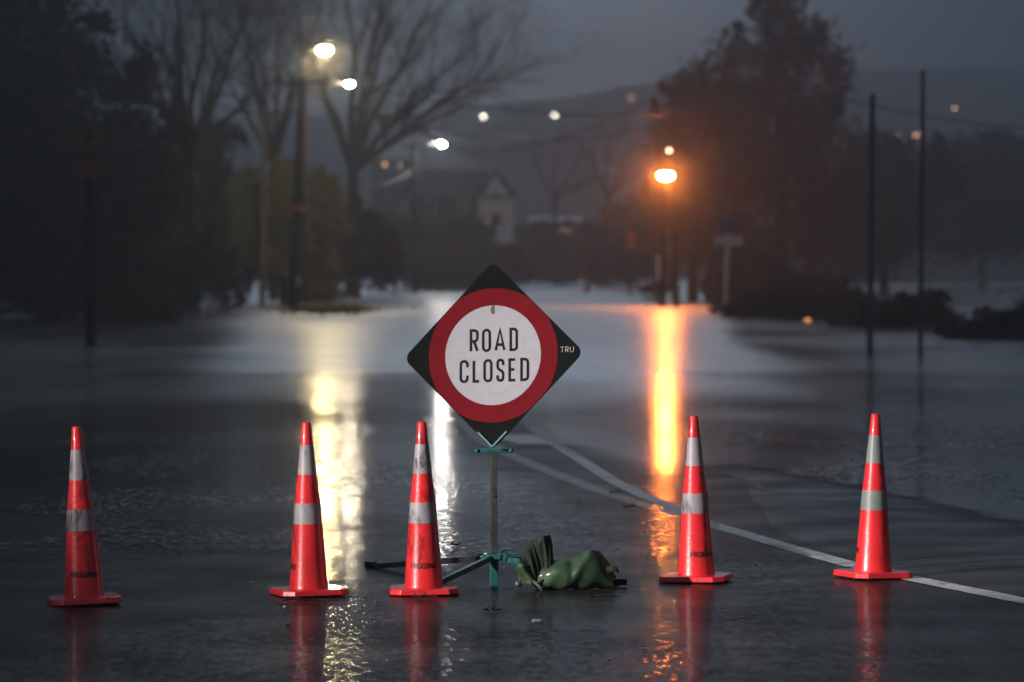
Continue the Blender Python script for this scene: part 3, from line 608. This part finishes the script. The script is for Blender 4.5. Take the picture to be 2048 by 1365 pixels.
# third pole
d = 232; t = empty('utility_pole', W(830, 0, d)); t.location.z = -.3; tag(t, 'distant power pole with bright white lamp in the middle', 'utility pole')
b = MB(); b.tube([(0, 0, 0), L(t, 828, 286, d)], [.2, .15], 10); b.build('pole', M['timber'], t, smooth='auto'); b = MB(); b.box(L(t, 828, 293, d), (1.5, .12, .12)); b.build('crossarm', M['timber'], t)
b = MB(); b.tube([L(t, 828, 300, d), L(t, 845, 292, d), L(t, 876, 286, d)], .035, 6); b.build('lamp_arm', M['concrete'], t, smooth=True)
b = MB(); b.ball(L(t, 880, 283, d), (.32, .15, .09)); hd = b.build('lamp_head', M['steel'], t, smooth=True); b = MB(); lens(b, L(t, 884, 288, d), (.19, .16, .15)); b.build('lamp_lens', M['lamp_white'], hd, smooth=True)
# orange lamp
t = empty('street_lamp', G(1325, 612)); d = t.location.y; t.location.z = -.3; tag(t, 'glowing orange sodium street lamp on a dark pole on the right', 'street lamp')
b = MB(); b.tube([(0, 0, 0), L(t, 1326, 366, d)], [.15, .10], 10); b.build('pole', M['timber'], t, smooth='auto'); b = MB(); b.tube([L(t, 1326, 372, d), L(t, 1328, 352, d), L(t, 1332, 344, d)], .04, 6); b.build('lamp_arm', M['steel_dark'], t, smooth=True)
b = MB(); b.ball(L(t, 1332, 344, d), (.34, .16, .07)); hd = b.build('lamp_head', M['steel_dark'], t, smooth=True); b = MB(); lens(b, L(t, 1331, 352, d), (.30, .17, .16)); b.build('lamp_lens', M['lamp_orange'], hd, smooth=True)
b = MB(); b.box(L(t, 1316, 536, d) - Vector((0, .2, 0)), (.12, .03, 1.0)); b.build('reflector_strip', M['white_post'], t)
b = MB(); b.tube([G(1352, 614) - Vector((0, 0, .3)), W(1353, 588, 153)], .09, 8); tag(b.build('bollard', M['timber']), 'short dark bollard beside the orange lamp pole', 'bollard')
# cables
def cable(a, b_, s, m, r_, label): bb = MB(); bb.tube(sag(a, b_, s), r_, 5); tag(bb.build('overhead_cable', m), label, 'cable', 'overhead cables')
cable(W(655, 160, 143), W(1700, 180, 160), 1.2, M['cable'], .034, 'upper dark cable from the leaning pole across to the right trees')
cable(W(606, 175, 143), W(1345, 236, 200), 1.6, M['cable'], .036, 'lower dark cable from the leaning pole towards the right')
cable(W(828, 292, 232), W(1340, 178, 215), 1.5, M['cable'], .040, 'dark cable rising from the distant pole to the right')
cable(W(1600, 172, 150), W(2150, 262, 150), .4, M['cable'], .03, 'dark cable sloping down behind the two thin poles')
cable(W(372, 240, 175), W(572, 235, 190), .75, M['cable_lit'], .035, 'pale sagging cable left of the leaning pole')
cable(W(690, 362, 215), W(828, 340, 232), .55, M['cable_lit'], .035, 'pale sagging cable left of the distant pole')
# warning sign at far left
t = empty('warning_sign', G(181, 690)); d = t.location.y; t.location.z = -.3; tag(t, 'dim orange diamond warning sign with plate on dark post, far left', 'sign')
b = MB(); b.tube([(0, 0, 0), L(t, 181, 246, d)], .11, 10); b.build('post', M['timber'], t, smooth='auto')
b = MB(); dd = .42; b.add([(0 + L(t, 181, 274, d).x + x, -.14 + y, L(t, 181, 274, d).z + z) for y in (0, -.01) for x, z in ((-dd, 0), (0, -dd), (dd, 0), (0, dd))], [(4, 5, 6, 7), (3, 2, 1, 0)] + [(i, (i + 1) % 4, 4 + (i + 1) % 4, 4 + i) for i in range(4)]); q = b.build('diamond_plate', M['orange_dimmed'], t)
b = MB(); zc = L(t, 181, 274, d); b.box((zc.x, -.153, zc.z + .03), (.07, .004, .34)); b.box((zc.x, -.153, zc.z - .02), (.20, .003, .07)); b.build('symbol', M['ink'], q)
b = MB(); b.box(L(t, 182, 337, d) - Vector((0, .145, 0)), (.60, .012, .40)); b.build('lower_plate', M['orange_dimmed'], t)
# street name sign + for sale board
d = 160; t = empty('street_name_sign', W(521, 0, d)); t.location.z = -.3; tag(t, 'pale blue street name blades on a light post by the grey pole', 'sign')
b = MB(); b.tube([(0, 0, 0), L(t, 521, 430, d)], .06, 8); b.build('post', M['white_post'], t); b = MB(); b.box(L(t, 491, 438, d), (1.22, .03, .19)); b.build('name_blade', mat('blade_blue', (.35, .45, .55), .5), t)
b = MB(); b.box(L(t, 497, 478, d), (.80, .03, .22)); b.build('name_blade', mat('blade_pale', (.5, .62, .72), .5), t); b = MB(); b.box(L(t, 474, 477, d) - Vector((0, .03, 0)), (.27, .03, .27)); b.build('orange_tab', M['orange'], t)
b = MB(); b.box(L(t, 511, 504, d), (.46, .03, .67)); b.build('notice_board', mat('board', (.75, .60, .54), .6), t)
# keep-left sign
t = empty('roadside_sign', G(1451, 622)); d = t.location.y; t.location.z = -.3; tag(t, 'white post with white name plate and round blue sign on the right', 'sign')
b = MB(); b.tube([L(t, 1450, 640, d), L(t, 1456, 432, d)], .075, 10); b.build('post', M['white_post'], t, smooth='auto'); b = MB(); b.box(L(t, 1456, 482, d) - Vector((0, .1, 0)), (1.05, .03, .36)); b.build('name_plate', M['white_post'], t)
b = MB(); c = L(t, 1457, 450, d); b.add([(c.x + .31 * math.cos(q * math.pi / 14), c.y - .1 - y, c.z + .31 * math.sin(q * math.pi / 14)) for y in (0, .02) for q in range(28)], [tuple(range(28, 56)), tuple(range(28))[::-1]] + [(q, (q + 1) % 28, 28 + (q + 1) % 28, 28 + q) for q in range(28)]); b.build('round_plate', M['blue'], t)
# orange warning sign beyond
d = 200; t = empty('warning_sign', W(1262, 0, d)); t.location.z = -.3; tag(t, 'small orange double warning sign left of the orange lamp', 'sign')
b = MB(); b.tube([(0, 0, 0), L(t, 1262, 462, d)], .04, 8); b.build('post', M['steel_dark'], t); b = MB(); b.box(L(t, 1262, 474, d) - Vector((0, .06, 0)), (.42, .02, .42), Matrix.Rotation(R(45), 3, 'Y')); b.build('diamond_plate', M['orange'], t)
b = MB(); b.box(L(t, 1262, 492, d) - Vector((0, .06, 0)), (.46, .02, .32)); b.build('lower_plate', M['orange'], t)
# thin poles on the right
for px, top, base, r_, lab in ((1740, 196, 706, .065, 'thicker of two dark poles standing in the water on the right'), (1841, 150, 714, .045, 'thinner of two dark poles standing in the water, nearer the edge')):
    g_ = G(px, base); t = empty('steel_pole', g_ - Vector((0, 0, .3))); tag(t, lab, 'pole', 'dark poles in the water'); d = g_.y
    b = MB(); b.tube([(0, 0, 0), L(t, px + 4, top, d)], [r_, r_ * .8], 10); b.build('pole', M['steel'], t, smooth='auto'); b = MB(); b.lathe([(r_ * .8, 0), (r_ * .9, .03), (.01, .09)], 10, L(t, px + 4, top, d)); b.build('pole_cap', M['steel'], t)
# amber markers
for px, py, dd, s, lab in ((1472, 580, 165, .12, 'bright amber marker lamp among the rusty shrubs'), (1615, 641, 116, .075, 'amber marker lamp low over the water right of the white post')):
    t = empty('marker_lamp', W(px, py, dd)); t.location.z = -.2; tag(t, lab, 'marker lamp'); c = L(t, px, py, dd); b = MB(); b.tube([(0, 0, 0), c], .03, 6); b.build('stake', M['steel_dark'], t)
    b = MB(); b.box(c - Vector((0, .04, 0)), (s * 2.2, .04, s * 1.2)); b.build('lamp_face', M['amber'], t, bevel=.01)
# truss footbridge
d = 265; t = empty('truss_footbridge', W(1780, 0, d)); t.location.z = 0; tag(t, 'faint grey truss footbridge over the water on the far right', 'bridge')
zt = W(0, 514, d).z; zb = W(0, 562, d).z
b = MB(); x0 = W(1745, 0, d).x - t.location.x; x1 = W(2330, 0, d).x - t.location.x; b.box(((x0 + x1) / 2, 0, zb), (x1 - x0, 1.8, .25)); b.build('deck', M['truss'], t)
b = MB(); b.box(((x0 + x1) / 2, -.95, zb + .35), (x1 - x0, .1, .12)); b.build('lower_rail', M['truss'], t)
px = 1750
while px < 2320:
    for a_, c_ in ((px, px + 40), (px + 80, px + 40)):
        b = MB(); b.tube([(W(a_, 0, d).x - t.location.x, -.95, zb + .1), (W(c_, 0, d).x - t.location.x, -.95, zt)], .085, 6); b.build('diagonal', M['truss'], t)
    px += 80
# kerb and mound beside the lamp
c = G(1300, 600)
b = MB(); b.box((c.x, c.y, .02), (.62, 3, .26)); tag(b.build('kerb_block', M['concrete'], bevel=.05), 'pale concrete kerb end beside the orange lamp pole', 'kerb')

# ------------------------------------------------------------------ vegetation
def quads(name, pts, size, m, parent=None, up=0., seed=1, aspect=1.7):
    r_ = np.random.RandomState(seed); n = len(pts); a = r_.normal(size=(n, 3)); a[:, 2] += up; a /= np.linalg.norm(a, axis=1)[:, None]
    b_ = np.cross(a, r_.normal(size=(n, 3))); b_ /= np.linalg.norm(b_, axis=1)[:, None]; s = size * r_.uniform(.5, 1.3, n)[:, None]
    a = a * s * aspect; b_ = b_ * s; v = np.stack([pts - a * .6, pts + b_ * .5, pts + a * .7, pts - b_ * .5], 1).reshape(-1, 3); f = np.arange(4 * n).reshape(n, 4)
    me = bpy.data.meshes.new(name); me.vertices.add(4 * n); me.vertices.foreach_set('co', v.ravel()); me.loops.add(4 * n); me.loops.foreach_set('vertex_index', f.ravel())
    me.polygons.add(n); me.polygons.foreach_set('loop_start', np.arange(n) * 4); me.polygons.foreach_set('loop_total', np.full(n, 4)); me.update(calc_edges=True); me.materials.append(m)
    o = bpy.data.objects.new(name, me); sc.collection.objects.link(o)
    if parent: o.parent = parent
    return o
def plant(name, cat, label, d, blobs, n, leaf, m, depth=1., trunk=None, group=None, seed=1, up=0., base=None):
    """blobs: (px, py, rx, ry) ellipses of the outline at distance d; each becomes clumps of leaves through a round volume"""
    r_ = np.random.RandomState(seed); bx = np.mean([q[0] for q in blobs]) if base is None else base
    t = empty(name, ((bx - 1024) / F * d, d, -.3)); tag(t, label, cat, group); area = sum(q[2] * q[3] for q in blobs); P = []
    sat = []                                                   # ragged outline: small tufts round the upper edge of every clump
    for px, py, rx, ry in blobs:
        for _ in range(5):
            a_ = r_.uniform(-.3, 3.44); sat.append((px + rx * 1.02 * math.cos(a_), py - ry * 1.02 * math.sin(a_), rx * r_.uniform(.12, .26), ry * r_.uniform(.14, .34)))
    for px, py, rx, ry in list(blobs) + sat:
        c = W(px, py, d) - Vector(t.location); RX, RZ = rx / F * d, ry / F * d; RY = (RX + RZ) / 2 * depth
        nc = max(5, int(46 * rx * ry / area * len(blobs))); k = int(n * rx * ry / area / nc) + 1
        for _ in range(nc):
            u = r_.normal(size=3); u /= np.linalg.norm(u); u *= r_.uniform(.25, 1.0) ** .5; cc = np.array([c.x + u[0] * RX * .86, c.y + u[1] * RY * .86, c.z + u[2] * RZ * .86])
            q = r_.normal(size=(k, 3)) * .5; q *= (np.array([RX, RY, RZ]) * r_.uniform(.28, .50))[None, :]; P.append(cc + q)
    P = np.concatenate(P); P = P[P[:, 2] > .25]
    quads('foliage' if not trunk else 'crown', P, leaf, m, t, up, seed)
    b = MB(); rr = random.Random(seed)
    for s in (trunk or [(0, .05)]):
        x = s[0]; top = W(0, np.mean([q[1] for q in blobs]) , d).z + .3; b.tube([(x, 0, 0), (x + rr.uniform(-.1, .1), 0, top * .5), (x * 1.3 + rr.uniform(-.3, .3), 0, top)], [s[1] * 1.3, s[1], s[1] * .5], 7)
        for _ in range(5):
            q = blobs[rr.randrange(len(blobs))]; c = W(q[0] + rr.uniform(-.4, .4) * q[2], q[1], d) - Vector(t.location); z0 = top * rr.uniform(.3, .8)
            if c.z > z0 * .5: b.tube([(x, 0, z0), (c.x * .5 + x * .5, rr.uniform(-.4, .4), (z0 + c.z) / 2 + .1), (c.x, rr.uniform(-.6, .6), c.z)], [s[1] * .6, s[1] * .4, s[1] * .15], 5)
    b.build('trunk' if trunk else 'stem', M['bark'], t, smooth=True); return t

def bare_tree(label, px, pyb, d, limbs, seed, levels=5, r0=.28, spread=.62, group='bare winter trees'):
    """limbs: targets (px, py, dy) in the crown for the main limbs"""
    rr = random.Random(seed); t = empty('bare_tree', ((px - 1024) / F * d, d, -.3)); tag(t, label, 'tree', group); tb, wb = MB(), MB()
    def grow(p, dr, ln, r, lv):
        pts = [p]; rad = [r]; q = p; dd = dr.normalized()
        for i in range(3):
            dd = (dd + Vector((rr.gauss(0, .16), rr.gauss(0, .16), rr.gauss(.03, .10)))).normalized(); q = q + dd * ln / 3; pts.append(q); rad.append(max(r * (1 - .20 * (i + 1)), .006))
        (tb if lv > 2 else wb).tube(pts, rad, 6 if lv > 2 else 3, caps=False)
        if lv <= 0: return
        for k in range(3 if lv > 1 else 4):
            s = pts[rr.choice((1, 2, 3, 3))]; a_ = dd.copy(); ax = Vector((rr.gauss(0, 1), rr.gauss(0, 1), rr.gauss(0, .7))).normalized(); a_ = (a_ + ax * spread * rr.uniform(.6, 1.25)).normalized()
            grow(s, a_, ln * rr.uniform(.58, .82), rad[-1] * rr.uniform(.6, .85), lv - 1)
    fork = W(px, pyb, d) - Vector(t.location)
    tb.tube([(0, 0, 0), fork * .5, fork], [r0 * 1.25, r0, r0 * .9], 9)
    for lx, ly, dy in limbs:
        e = W(lx, ly, d) - Vector(t.location) + Vector((0, dy, 0)); v = e - fork
        m1 = fork + v * .35 + Vector((rr.uniform(-.2, .2), 0, .25)); m2 = fork + v * .7 + Vector((rr.uniform(-.25, .25), 0, .3)); tb.tube([fork, m1, m2, e], [r0 * .62, r0 * .5, r0 * .36, r0 * .24], 7, caps=False)
        for s, rw in ((m1, .34), (m2, .27), (e, .22), (e, .2), ((m1 + m2) / 2, .25)):
            a_ = (v.normalized() + Vector((rr.gauss(0, .5), rr.gauss(0, .5), rr.gauss(.1, .4)))).normalized(); grow(s, a_, v.length * .42, r0 * rw, levels - 1)
    tb.build('trunk', M['bark'], t, smooth=True); wb.build('twigs', M['twig'], t); return t
bare_tree('big spreading bare tree in the middle left whose limbs reach over the road', 706, 345, 200, [(640, 160, 0), (700, 40, 1), (760, 110, -1), (830, 60, 1), (860, 190, 0), (905, 130, 1), (600, 60, -1), (770, -20, 0), (880, 235, -1), (945, 165, 0)], 4, 5, .34)
bare_tree('bare tree left of the dark leaning pole', 548, 330, 185, [(520, 120, 0), (560, 30, 1), (490, 60, -1), (600, 130, 0), (450, 150, 1), (470, -20, 0), (640, 20, 1)], 11, 5, .22)
bare_tree('bare tree among the dark evergreens at upper left', 385, 330, 140, [(330, 110, 0), (400, 20, 1), (450, 120, -1), (300, 190, 0), (350, -40, 0), (480, 60, 0), (500, 190, 1), (250, 60, 0)], 21, 5, .24)
plant('evergreen_tree', 'tree', 'huge dark evergreen tree filling the upper left corner', 122, [(20, 80, 190, 200), (140, 250, 170, 190), (-60, 300, 200, 230), (250, 330, 130, 150), (90, 440, 190, 130), (130, 570, 200, 75)], 30000, .16, M['leaf_dark'], .8, [(0, .3), (1.5, .2)], 'dark evergreens on the left', 3)
plant('evergreen_tree', 'tree', 'dark evergreen tree behind the hedge left of the grey pole', 165, [(330, 420, 120, 130), (420, 330, 80, 80), (430, 450, 90, 120), (250, 460, 110, 130)], 16000, .17, M['leaf_dark'], .9, [(0, .22)], 'dark evergreens on the left', 5)
plant('clipped_hedge', 'hedge', 'tall dark hedge ending short of the grey pole', 135, [(420, 545, 75, 75), (330, 540, 90, 75), (230, 540, 90, 80), (120, 560, 110, 90), (460, 570, 36, 60), (10, 570, 110, 90)], 20000, .085, M['leaf_dark'], .9, None, None, 6)
plant('round_bush', 'bush', 'low round green bush at the water edge on the left', 113, [(270, 605, 62, 40), (325, 612, 50, 34), (235, 618, 40, 26)], 7000, .06, M['leaf_green'], 1, None, None, 7)
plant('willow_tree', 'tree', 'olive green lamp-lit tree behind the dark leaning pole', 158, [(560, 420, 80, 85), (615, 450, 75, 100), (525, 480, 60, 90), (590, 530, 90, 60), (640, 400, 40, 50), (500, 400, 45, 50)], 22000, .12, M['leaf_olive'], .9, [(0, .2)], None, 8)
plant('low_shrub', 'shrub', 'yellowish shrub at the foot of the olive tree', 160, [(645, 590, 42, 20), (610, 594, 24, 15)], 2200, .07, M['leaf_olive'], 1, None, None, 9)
# shore band
SH = [(715, 500, 75, 75, 188, 'leaf_brown', 'dark brown shrub right of the olive tree'), (790, 490, 60, 55, 222, 'leaf_olive', 'mottled olive shrub left of the distant pole'), (850, 520, 70, 48, 240, 'leaf_brown', 'brown shrub at the foot of the distant pole'),
      (930, 500, 62, 60, 248, 'leaf_brown', 'brown shrub below the gabled house'), (1000, 530, 60, 36, 244, 'leaf_brown', 'low brown shrub just above the sign tip'), (1075, 505, 70, 55, 305, 'leaf_grey', 'grey shrub right of the sign tip'),
      (1150, 510, 60, 60, 300, 'leaf_brown', 'brown shrub behind the distant cone'), (1225, 500, 55, 72, 270, 'leaf_grey', 'tall grey shrub left of the small orange sign'), (1290, 480, 50, 95, 235, 'leaf_brown', 'tall brown shrub behind the orange lamp pole')]
for i, (px, py, rx, ry, d, m, lab) in enumerate(SH):
    plant('shore_shrub', 'shrub', lab, d, [(px, py, rx, ry), (px - rx * .6, py + ry * .5, rx * .6, ry * .5), (px + rx * .6, py + ry * .45, rx * .6, ry * .55), (px + rx * .2, py - ry * .5, rx * .5, ry * .5)], 5200, .17, M[m], 1, None, 'shrubs along the far shore', 30 + i)
bare_tree('small bare tree right of the gabled house', 1110, 400, 330, [(1070, 330, 0), (1110, 310, 1), (1150, 335, 0), (1180, 370, 0)], 31, 4, .2, group='bare trees beyond the far shore')
bare_tree('small bare tree behind the small orange sign', 1215, 400, 290, [(1180, 300, 0), (1220, 280, 1), (1262, 300, 0), (1270, 350, 0)], 32, 4, .2, group='bare trees beyond the far shore')
plant('broad_tree', 'tree', 'tall dark tree right of the orange lamp with highest pointed crown', 182, [(1560, 60, 62, 90), (1620, 170, 85, 110), (1490, 150, 80, 90), (1530, 290, 130, 120), (1650, 320, 90, 120), (1560, 440, 140, 110), (1530, 20, 40, 60)], 25000, .13, M['leaf_brown'], .85, [(0, .3), (1.4, .18)], 'dark trees on the right bank', 40)
plant('broad_tree', 'tree', 'lower dark tree leaning over the orange lamp', 176, [(1400, 175, 62, 62), (1365, 270, 70, 80), (1440, 300, 85, 110), (1350, 380, 55, 80), (1420, 450, 90, 100), (1345, 190, 30, 36)], 17000, .12, M['leaf_brown'], .85, [(0, .22), (-.8, .15)], 'dark trees on the right bank', 41)
plant('broad_tree', 'tree', 'dim rounded tree behind the thicker of the two dark poles', 230, [(1740, 400, 90, 120), (1700, 480, 100, 100), (1800, 440, 70, 90), (1760, 320, 50, 50), (1840, 350, 80, 70)], 22000, .17, M['leaf_dark'], .8, [(0, .25)], 'dark trees on the right bank', 42)
plant('broad_tree', 'tree', 'dim tree at the far right edge behind the footbridge', 300, [(1960, 430, 120, 90), (2060, 400, 110, 120), (1880, 470, 80, 60), (1960, 340, 110, 70)], 22000, .22, M['leaf_dark'], .8, [(0, .25)], 'dark trees on the right bank', 43)
plant('flax_bush', 'bush', 'rust coloured bush behind the white sign post', 150, [(1455, 575, 42, 42), (1490, 540, 40, 50), (1430, 580, 26, 34), (1540, 560, 44, 48)], 8000, .09, M['leaf_rust'], 1, None, 'bushes on the right bank', 44, 1.2)
plant('flax_bush', 'bush', 'dark bush right of the rust coloured one', 140, [(1580, 585, 60, 40), (1640, 590, 60, 42), (1510, 600, 40, 20)], 8000, .09, M['leaf_brown'], 1, None, 'bushes on the right bank', 45, .6)
plant('reedy_bank', 'bush', 'low dark reedy growth on the bank below the big right tree', 118, [(1500, 622, 70, 16), (1600, 620, 80, 22), (1690, 612, 60, 30), (1560, 600, 60, 20)], 9000, .06, M['leaf_brown'], 1, None, 'bushes on the right bank', 49, 1.0)
plant('round_bush', 'bush', 'rounded dark bush behind the thinner dark pole', 104, [(1790, 628, 70, 34), (1850, 622, 55, 38), (1740, 640, 70, 24), (1895, 645, 36, 20)], 9000, .06, M['leaf_brown'], 1, None, None, 46)
plant('round_bush', 'bush', 'dark bush at the right edge standing in the water', 88, [(2010, 655, 80, 38), (2090, 640, 80, 52), (1940, 668, 60, 20)], 8000, .06, M['leaf_dark'], 1, None, None, 47)
plant('low_shrub', 'shrub', 'dark tuft on the point just left of the orange lamp pole', 195, [(1302, 578, 26, 11), (1330, 574, 26, 14)], 1500, .07, M['leaf_brown'], 1, None, None, 48)
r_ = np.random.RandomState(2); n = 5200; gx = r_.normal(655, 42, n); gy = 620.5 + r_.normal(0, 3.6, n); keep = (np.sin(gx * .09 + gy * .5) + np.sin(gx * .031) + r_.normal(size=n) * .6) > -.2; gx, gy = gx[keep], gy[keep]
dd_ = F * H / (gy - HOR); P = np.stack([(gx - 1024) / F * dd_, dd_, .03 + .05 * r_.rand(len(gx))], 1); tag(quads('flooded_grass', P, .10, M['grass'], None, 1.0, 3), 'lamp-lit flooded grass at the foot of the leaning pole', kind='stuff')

# ------------------------------------------------------------------ houses
def hill_d(px, py, d0=360):
    for d in np.arange(d0, 1020, 4.):
        q = W(px, py, d)
        if float(landz(np.array([q.x]), np.array([d]))[0]) > q.z: return float(d)
    return 990.
def house(label, px, py_eave, py_ridge, wpx, d, wall, roof, gable=False, rot=0, wins=(), base=None, group='houses beyond the far shore', depth=7):
    c = W(px, py_eave, d); w = wpx / F * d; h = c.z; zr = W(px, py_ridge, d).z; zb = float(landz(np.array([c.x]), np.array([d]))[0]) if base is None else base
    t = empty('house', (c.x, d, zb), R(rot)); tag(t, label, 'house', group); he = h - zb; hr = zr - zb
    b = MB(); b.box((0, depth / 2, he / 2), (w, depth, he)); b.build('wall', wall, t)
    ov = .35; b = MB(); W2 = w / 2 + ov
    if gable:   # ridge runs away from the viewer, the gable faces the road
        b.add([(-W2, -ov, he - .1), (W2, -ov, he - .1), (0, -ov, hr), (-W2, depth + ov, he - .1), (W2, depth + ov, he - .1), (0, depth + ov, hr)], [(0, 1, 2), (5, 4, 3), (0, 2, 5, 3), (2, 1, 4, 5), (1, 0, 3, 4)]); b.build('roof', roof, t)
        g_ = MB(); g_.add([(-w / 2 + .25, -ov - .02, he + .05), (w / 2 - .25, -ov - .02, he + .05), (0, -ov - .02, hr - .35)], [(0, 1, 2)]); g_.build('gable_boards', wall, t)
    else:
        b.add([(-W2, -ov, he - .1), (W2, -ov, he - .1), (W2, depth + ov, he - .1), (-W2, depth + ov, he - .1), (-W2, depth / 2, hr), (W2, depth / 2, hr)], [(0, 1, 5, 4), (2, 3, 4, 5), (0, 4, 3), (1, 2, 5), (3, 2, 1, 0)]); b.build('roof', roof, t)
    for wx, wy, ww, wh, m in wins:
        q = W(wx, wy, d); x = q.x - c.x; z = q.z - zb; a_, e_ = ww / F * d, wh / F * d
        b = MB(); b.box((x, -.02, z), (a_ + .16, .06, e_ + .16)); f = b.build('window', M['wall_pale'], t); b = MB(); b.box((x, -.06, z), (a_, .03, e_)); b.build('pane', m, f)
    return t
house('dark roofed two storey house behind the distant pole', 900, 395, 338, 130, 262, M['wall_dark'], M['roof'], wins=[(862, 415, 14, 24, M['glass']), (925, 415, 12, 22, M['glass'])])
house('pale gabled wing of the house in the middle', 992, 392, 338, 70, 256, M['wall_pale'], M['roof'], True, wins=[(995, 388, 16, 20, M['glass']), (993, 440, 20, 26, M['glass'])])
house('house end with pale gable at the distant pole', 828, 395, 350, 46, 266, M['wall_pale'], M['roof'], True, wins=[(824, 420, 10, 20, M['glass'])])
house('pale roofed house behind the big bare tree', 790, 318, 276, 90, 430, M['wall_dark'], M['roof_pale'], wins=[(770, 330, 7, 6, M['win_warm']), (800, 332, 6, 6, M['win_dim'])])
house('low building with pale roof above the far shore', 1110, 442, 432, 90, 360, M['wall_dark'], M['roof_pale'], wins=[(1085, 464, 22, 8, M['win_dim']), (1130, 462, 18, 8, M['win_dim'])], depth=5)
house('long pale roof on the hillside left of centre', 1020, 280, 271, 120, hill_d(1020, 300), M['wall_dark'], M['roof_pale'], group='hillside houses')
house('pale roofed hillside house left of the orange lamp', 1210, 346, 337, 62, hill_d(1210, 362), M['wall_dark'], M['roof_pale'], group='hillside houses')
house('hillside house with a dull red lit window near the top', 1263, 188, 172, 60, hill_d(1263, 208), M['wall_dark'], M['roof'], wins=[(1263, 196, 13, 14, M['win_dim'])], group='hillside houses')
house('hillside house with two warm lit windows on the right', 1812, 262, 244, 80, hill_d(1812, 285), M['wall_dark'], M['roof'], wins=[(1793, 271, 11, 7, M['win_dim']), (1832, 271, 11, 8, M['win_warm'])], group='hillside houses')
def hill_lamp(px, py, d, m, s, label):
    if d > 500: d = hill_d(px, py + 16); s = s * d / 700
    t = empty('hill_street_lamp', W(px, py, d)); c = Vector(t.location); z0 = float(landz(np.array([c.x]), np.array([float(d)]))[0]); z0 = min(z0, c.z - 5); t.location.z = z0; tag(t, label, 'street lamp', 'distant hillside street lamps')
    b = MB(); b.tube([(0, 0, 0), (0, 0, c.z - z0 + .2), (.5, 0, c.z - z0 + .35)], .08, 6); b.build('column', M['steel_dark'], t); b = MB(); b.ball((.55, 0, c.z - z0), (s, s, s * .8), 10, 6); b.build('lamp_lens', m, t, smooth=True)
hill_lamp(962, 234, 700, M['lamp_small'], .42, 'left of the two white lamps high over the middle'); hill_lamp(1104, 230, 700, M['lamp_small'], .5, 'right of the two white lamps high over the middle')
hill_lamp(1313, 302, 168, M['lamp_small_b'], .11, 'small pale lamp just above the orange street lamp'); hill_lamp(1903, 217, 700, M['lamp_small_b'], .25, 'faint small lamp near the right edge')

# ------------------------------------------------------------------ rain haze
b = MB(); b.box((20, 510, 26.5), (1140, 1080, 57)); hz = b.build('haze', None)
m = bpy.data.materials.new('rain_haze'); m.use_nodes = True; t = m.node_tree; t.nodes.clear(); v = N(t, 'ShaderNodeVolumePrincipled'); v.inputs['Color'].default_value = (.72, .86, 1.0, 1); v.inputs['Density'].default_value = .0019; v.inputs['Anisotropy'].default_value = .76
o_ = N(t, 'ShaderNodeOutputMaterial'); lnk(t, v.outputs[0], o_.inputs['Volume']); hz.data.materials.clear(); hz.data.materials.append(m); tag(hz, kind='stuff'); hz['label'] = 'pale rain haze over the whole place'

# mist balls added round the lamps to shape their halos
def halo_mist(px, py, d, r3, dens, label):
    m = bpy.data.materials.new('halo_mist'); m.use_nodes = True; t = m.node_tree; t.nodes.clear(); v = N(t, 'ShaderNodeVolumePrincipled'); v.inputs['Color'].default_value = (.9, .93, .97, 1); v.inputs['Density'].default_value = dens; v.inputs['Anisotropy'].default_value = .2
    o_ = N(t, 'ShaderNodeOutputMaterial'); lnk(t, v.outputs[0], o_.inputs['Volume']); b = MB(); b.ball(W(px, py, d), r3, 24, 16); o = b.build('halo_mist', m); tag(o, kind='stuff'); o['label'] = label
for r_, dn in ((.75, .010), (1.15, .007), (1.7, .0045), (2.4, .003), (3.3, .002)): halo_mist(1331, 352, 156, (r_, r_, r_), dn, 'mist ball added for the halo of the orange lamp')
for r_, dn in ((.6, .012), (1.0, .008), (1.5, .006)): halo_mist(646, 112 + r_ * 12, 147, (r_, r_, r_ * 1.2), dn, 'rain mist ball added for the glow below the yellow lamp')
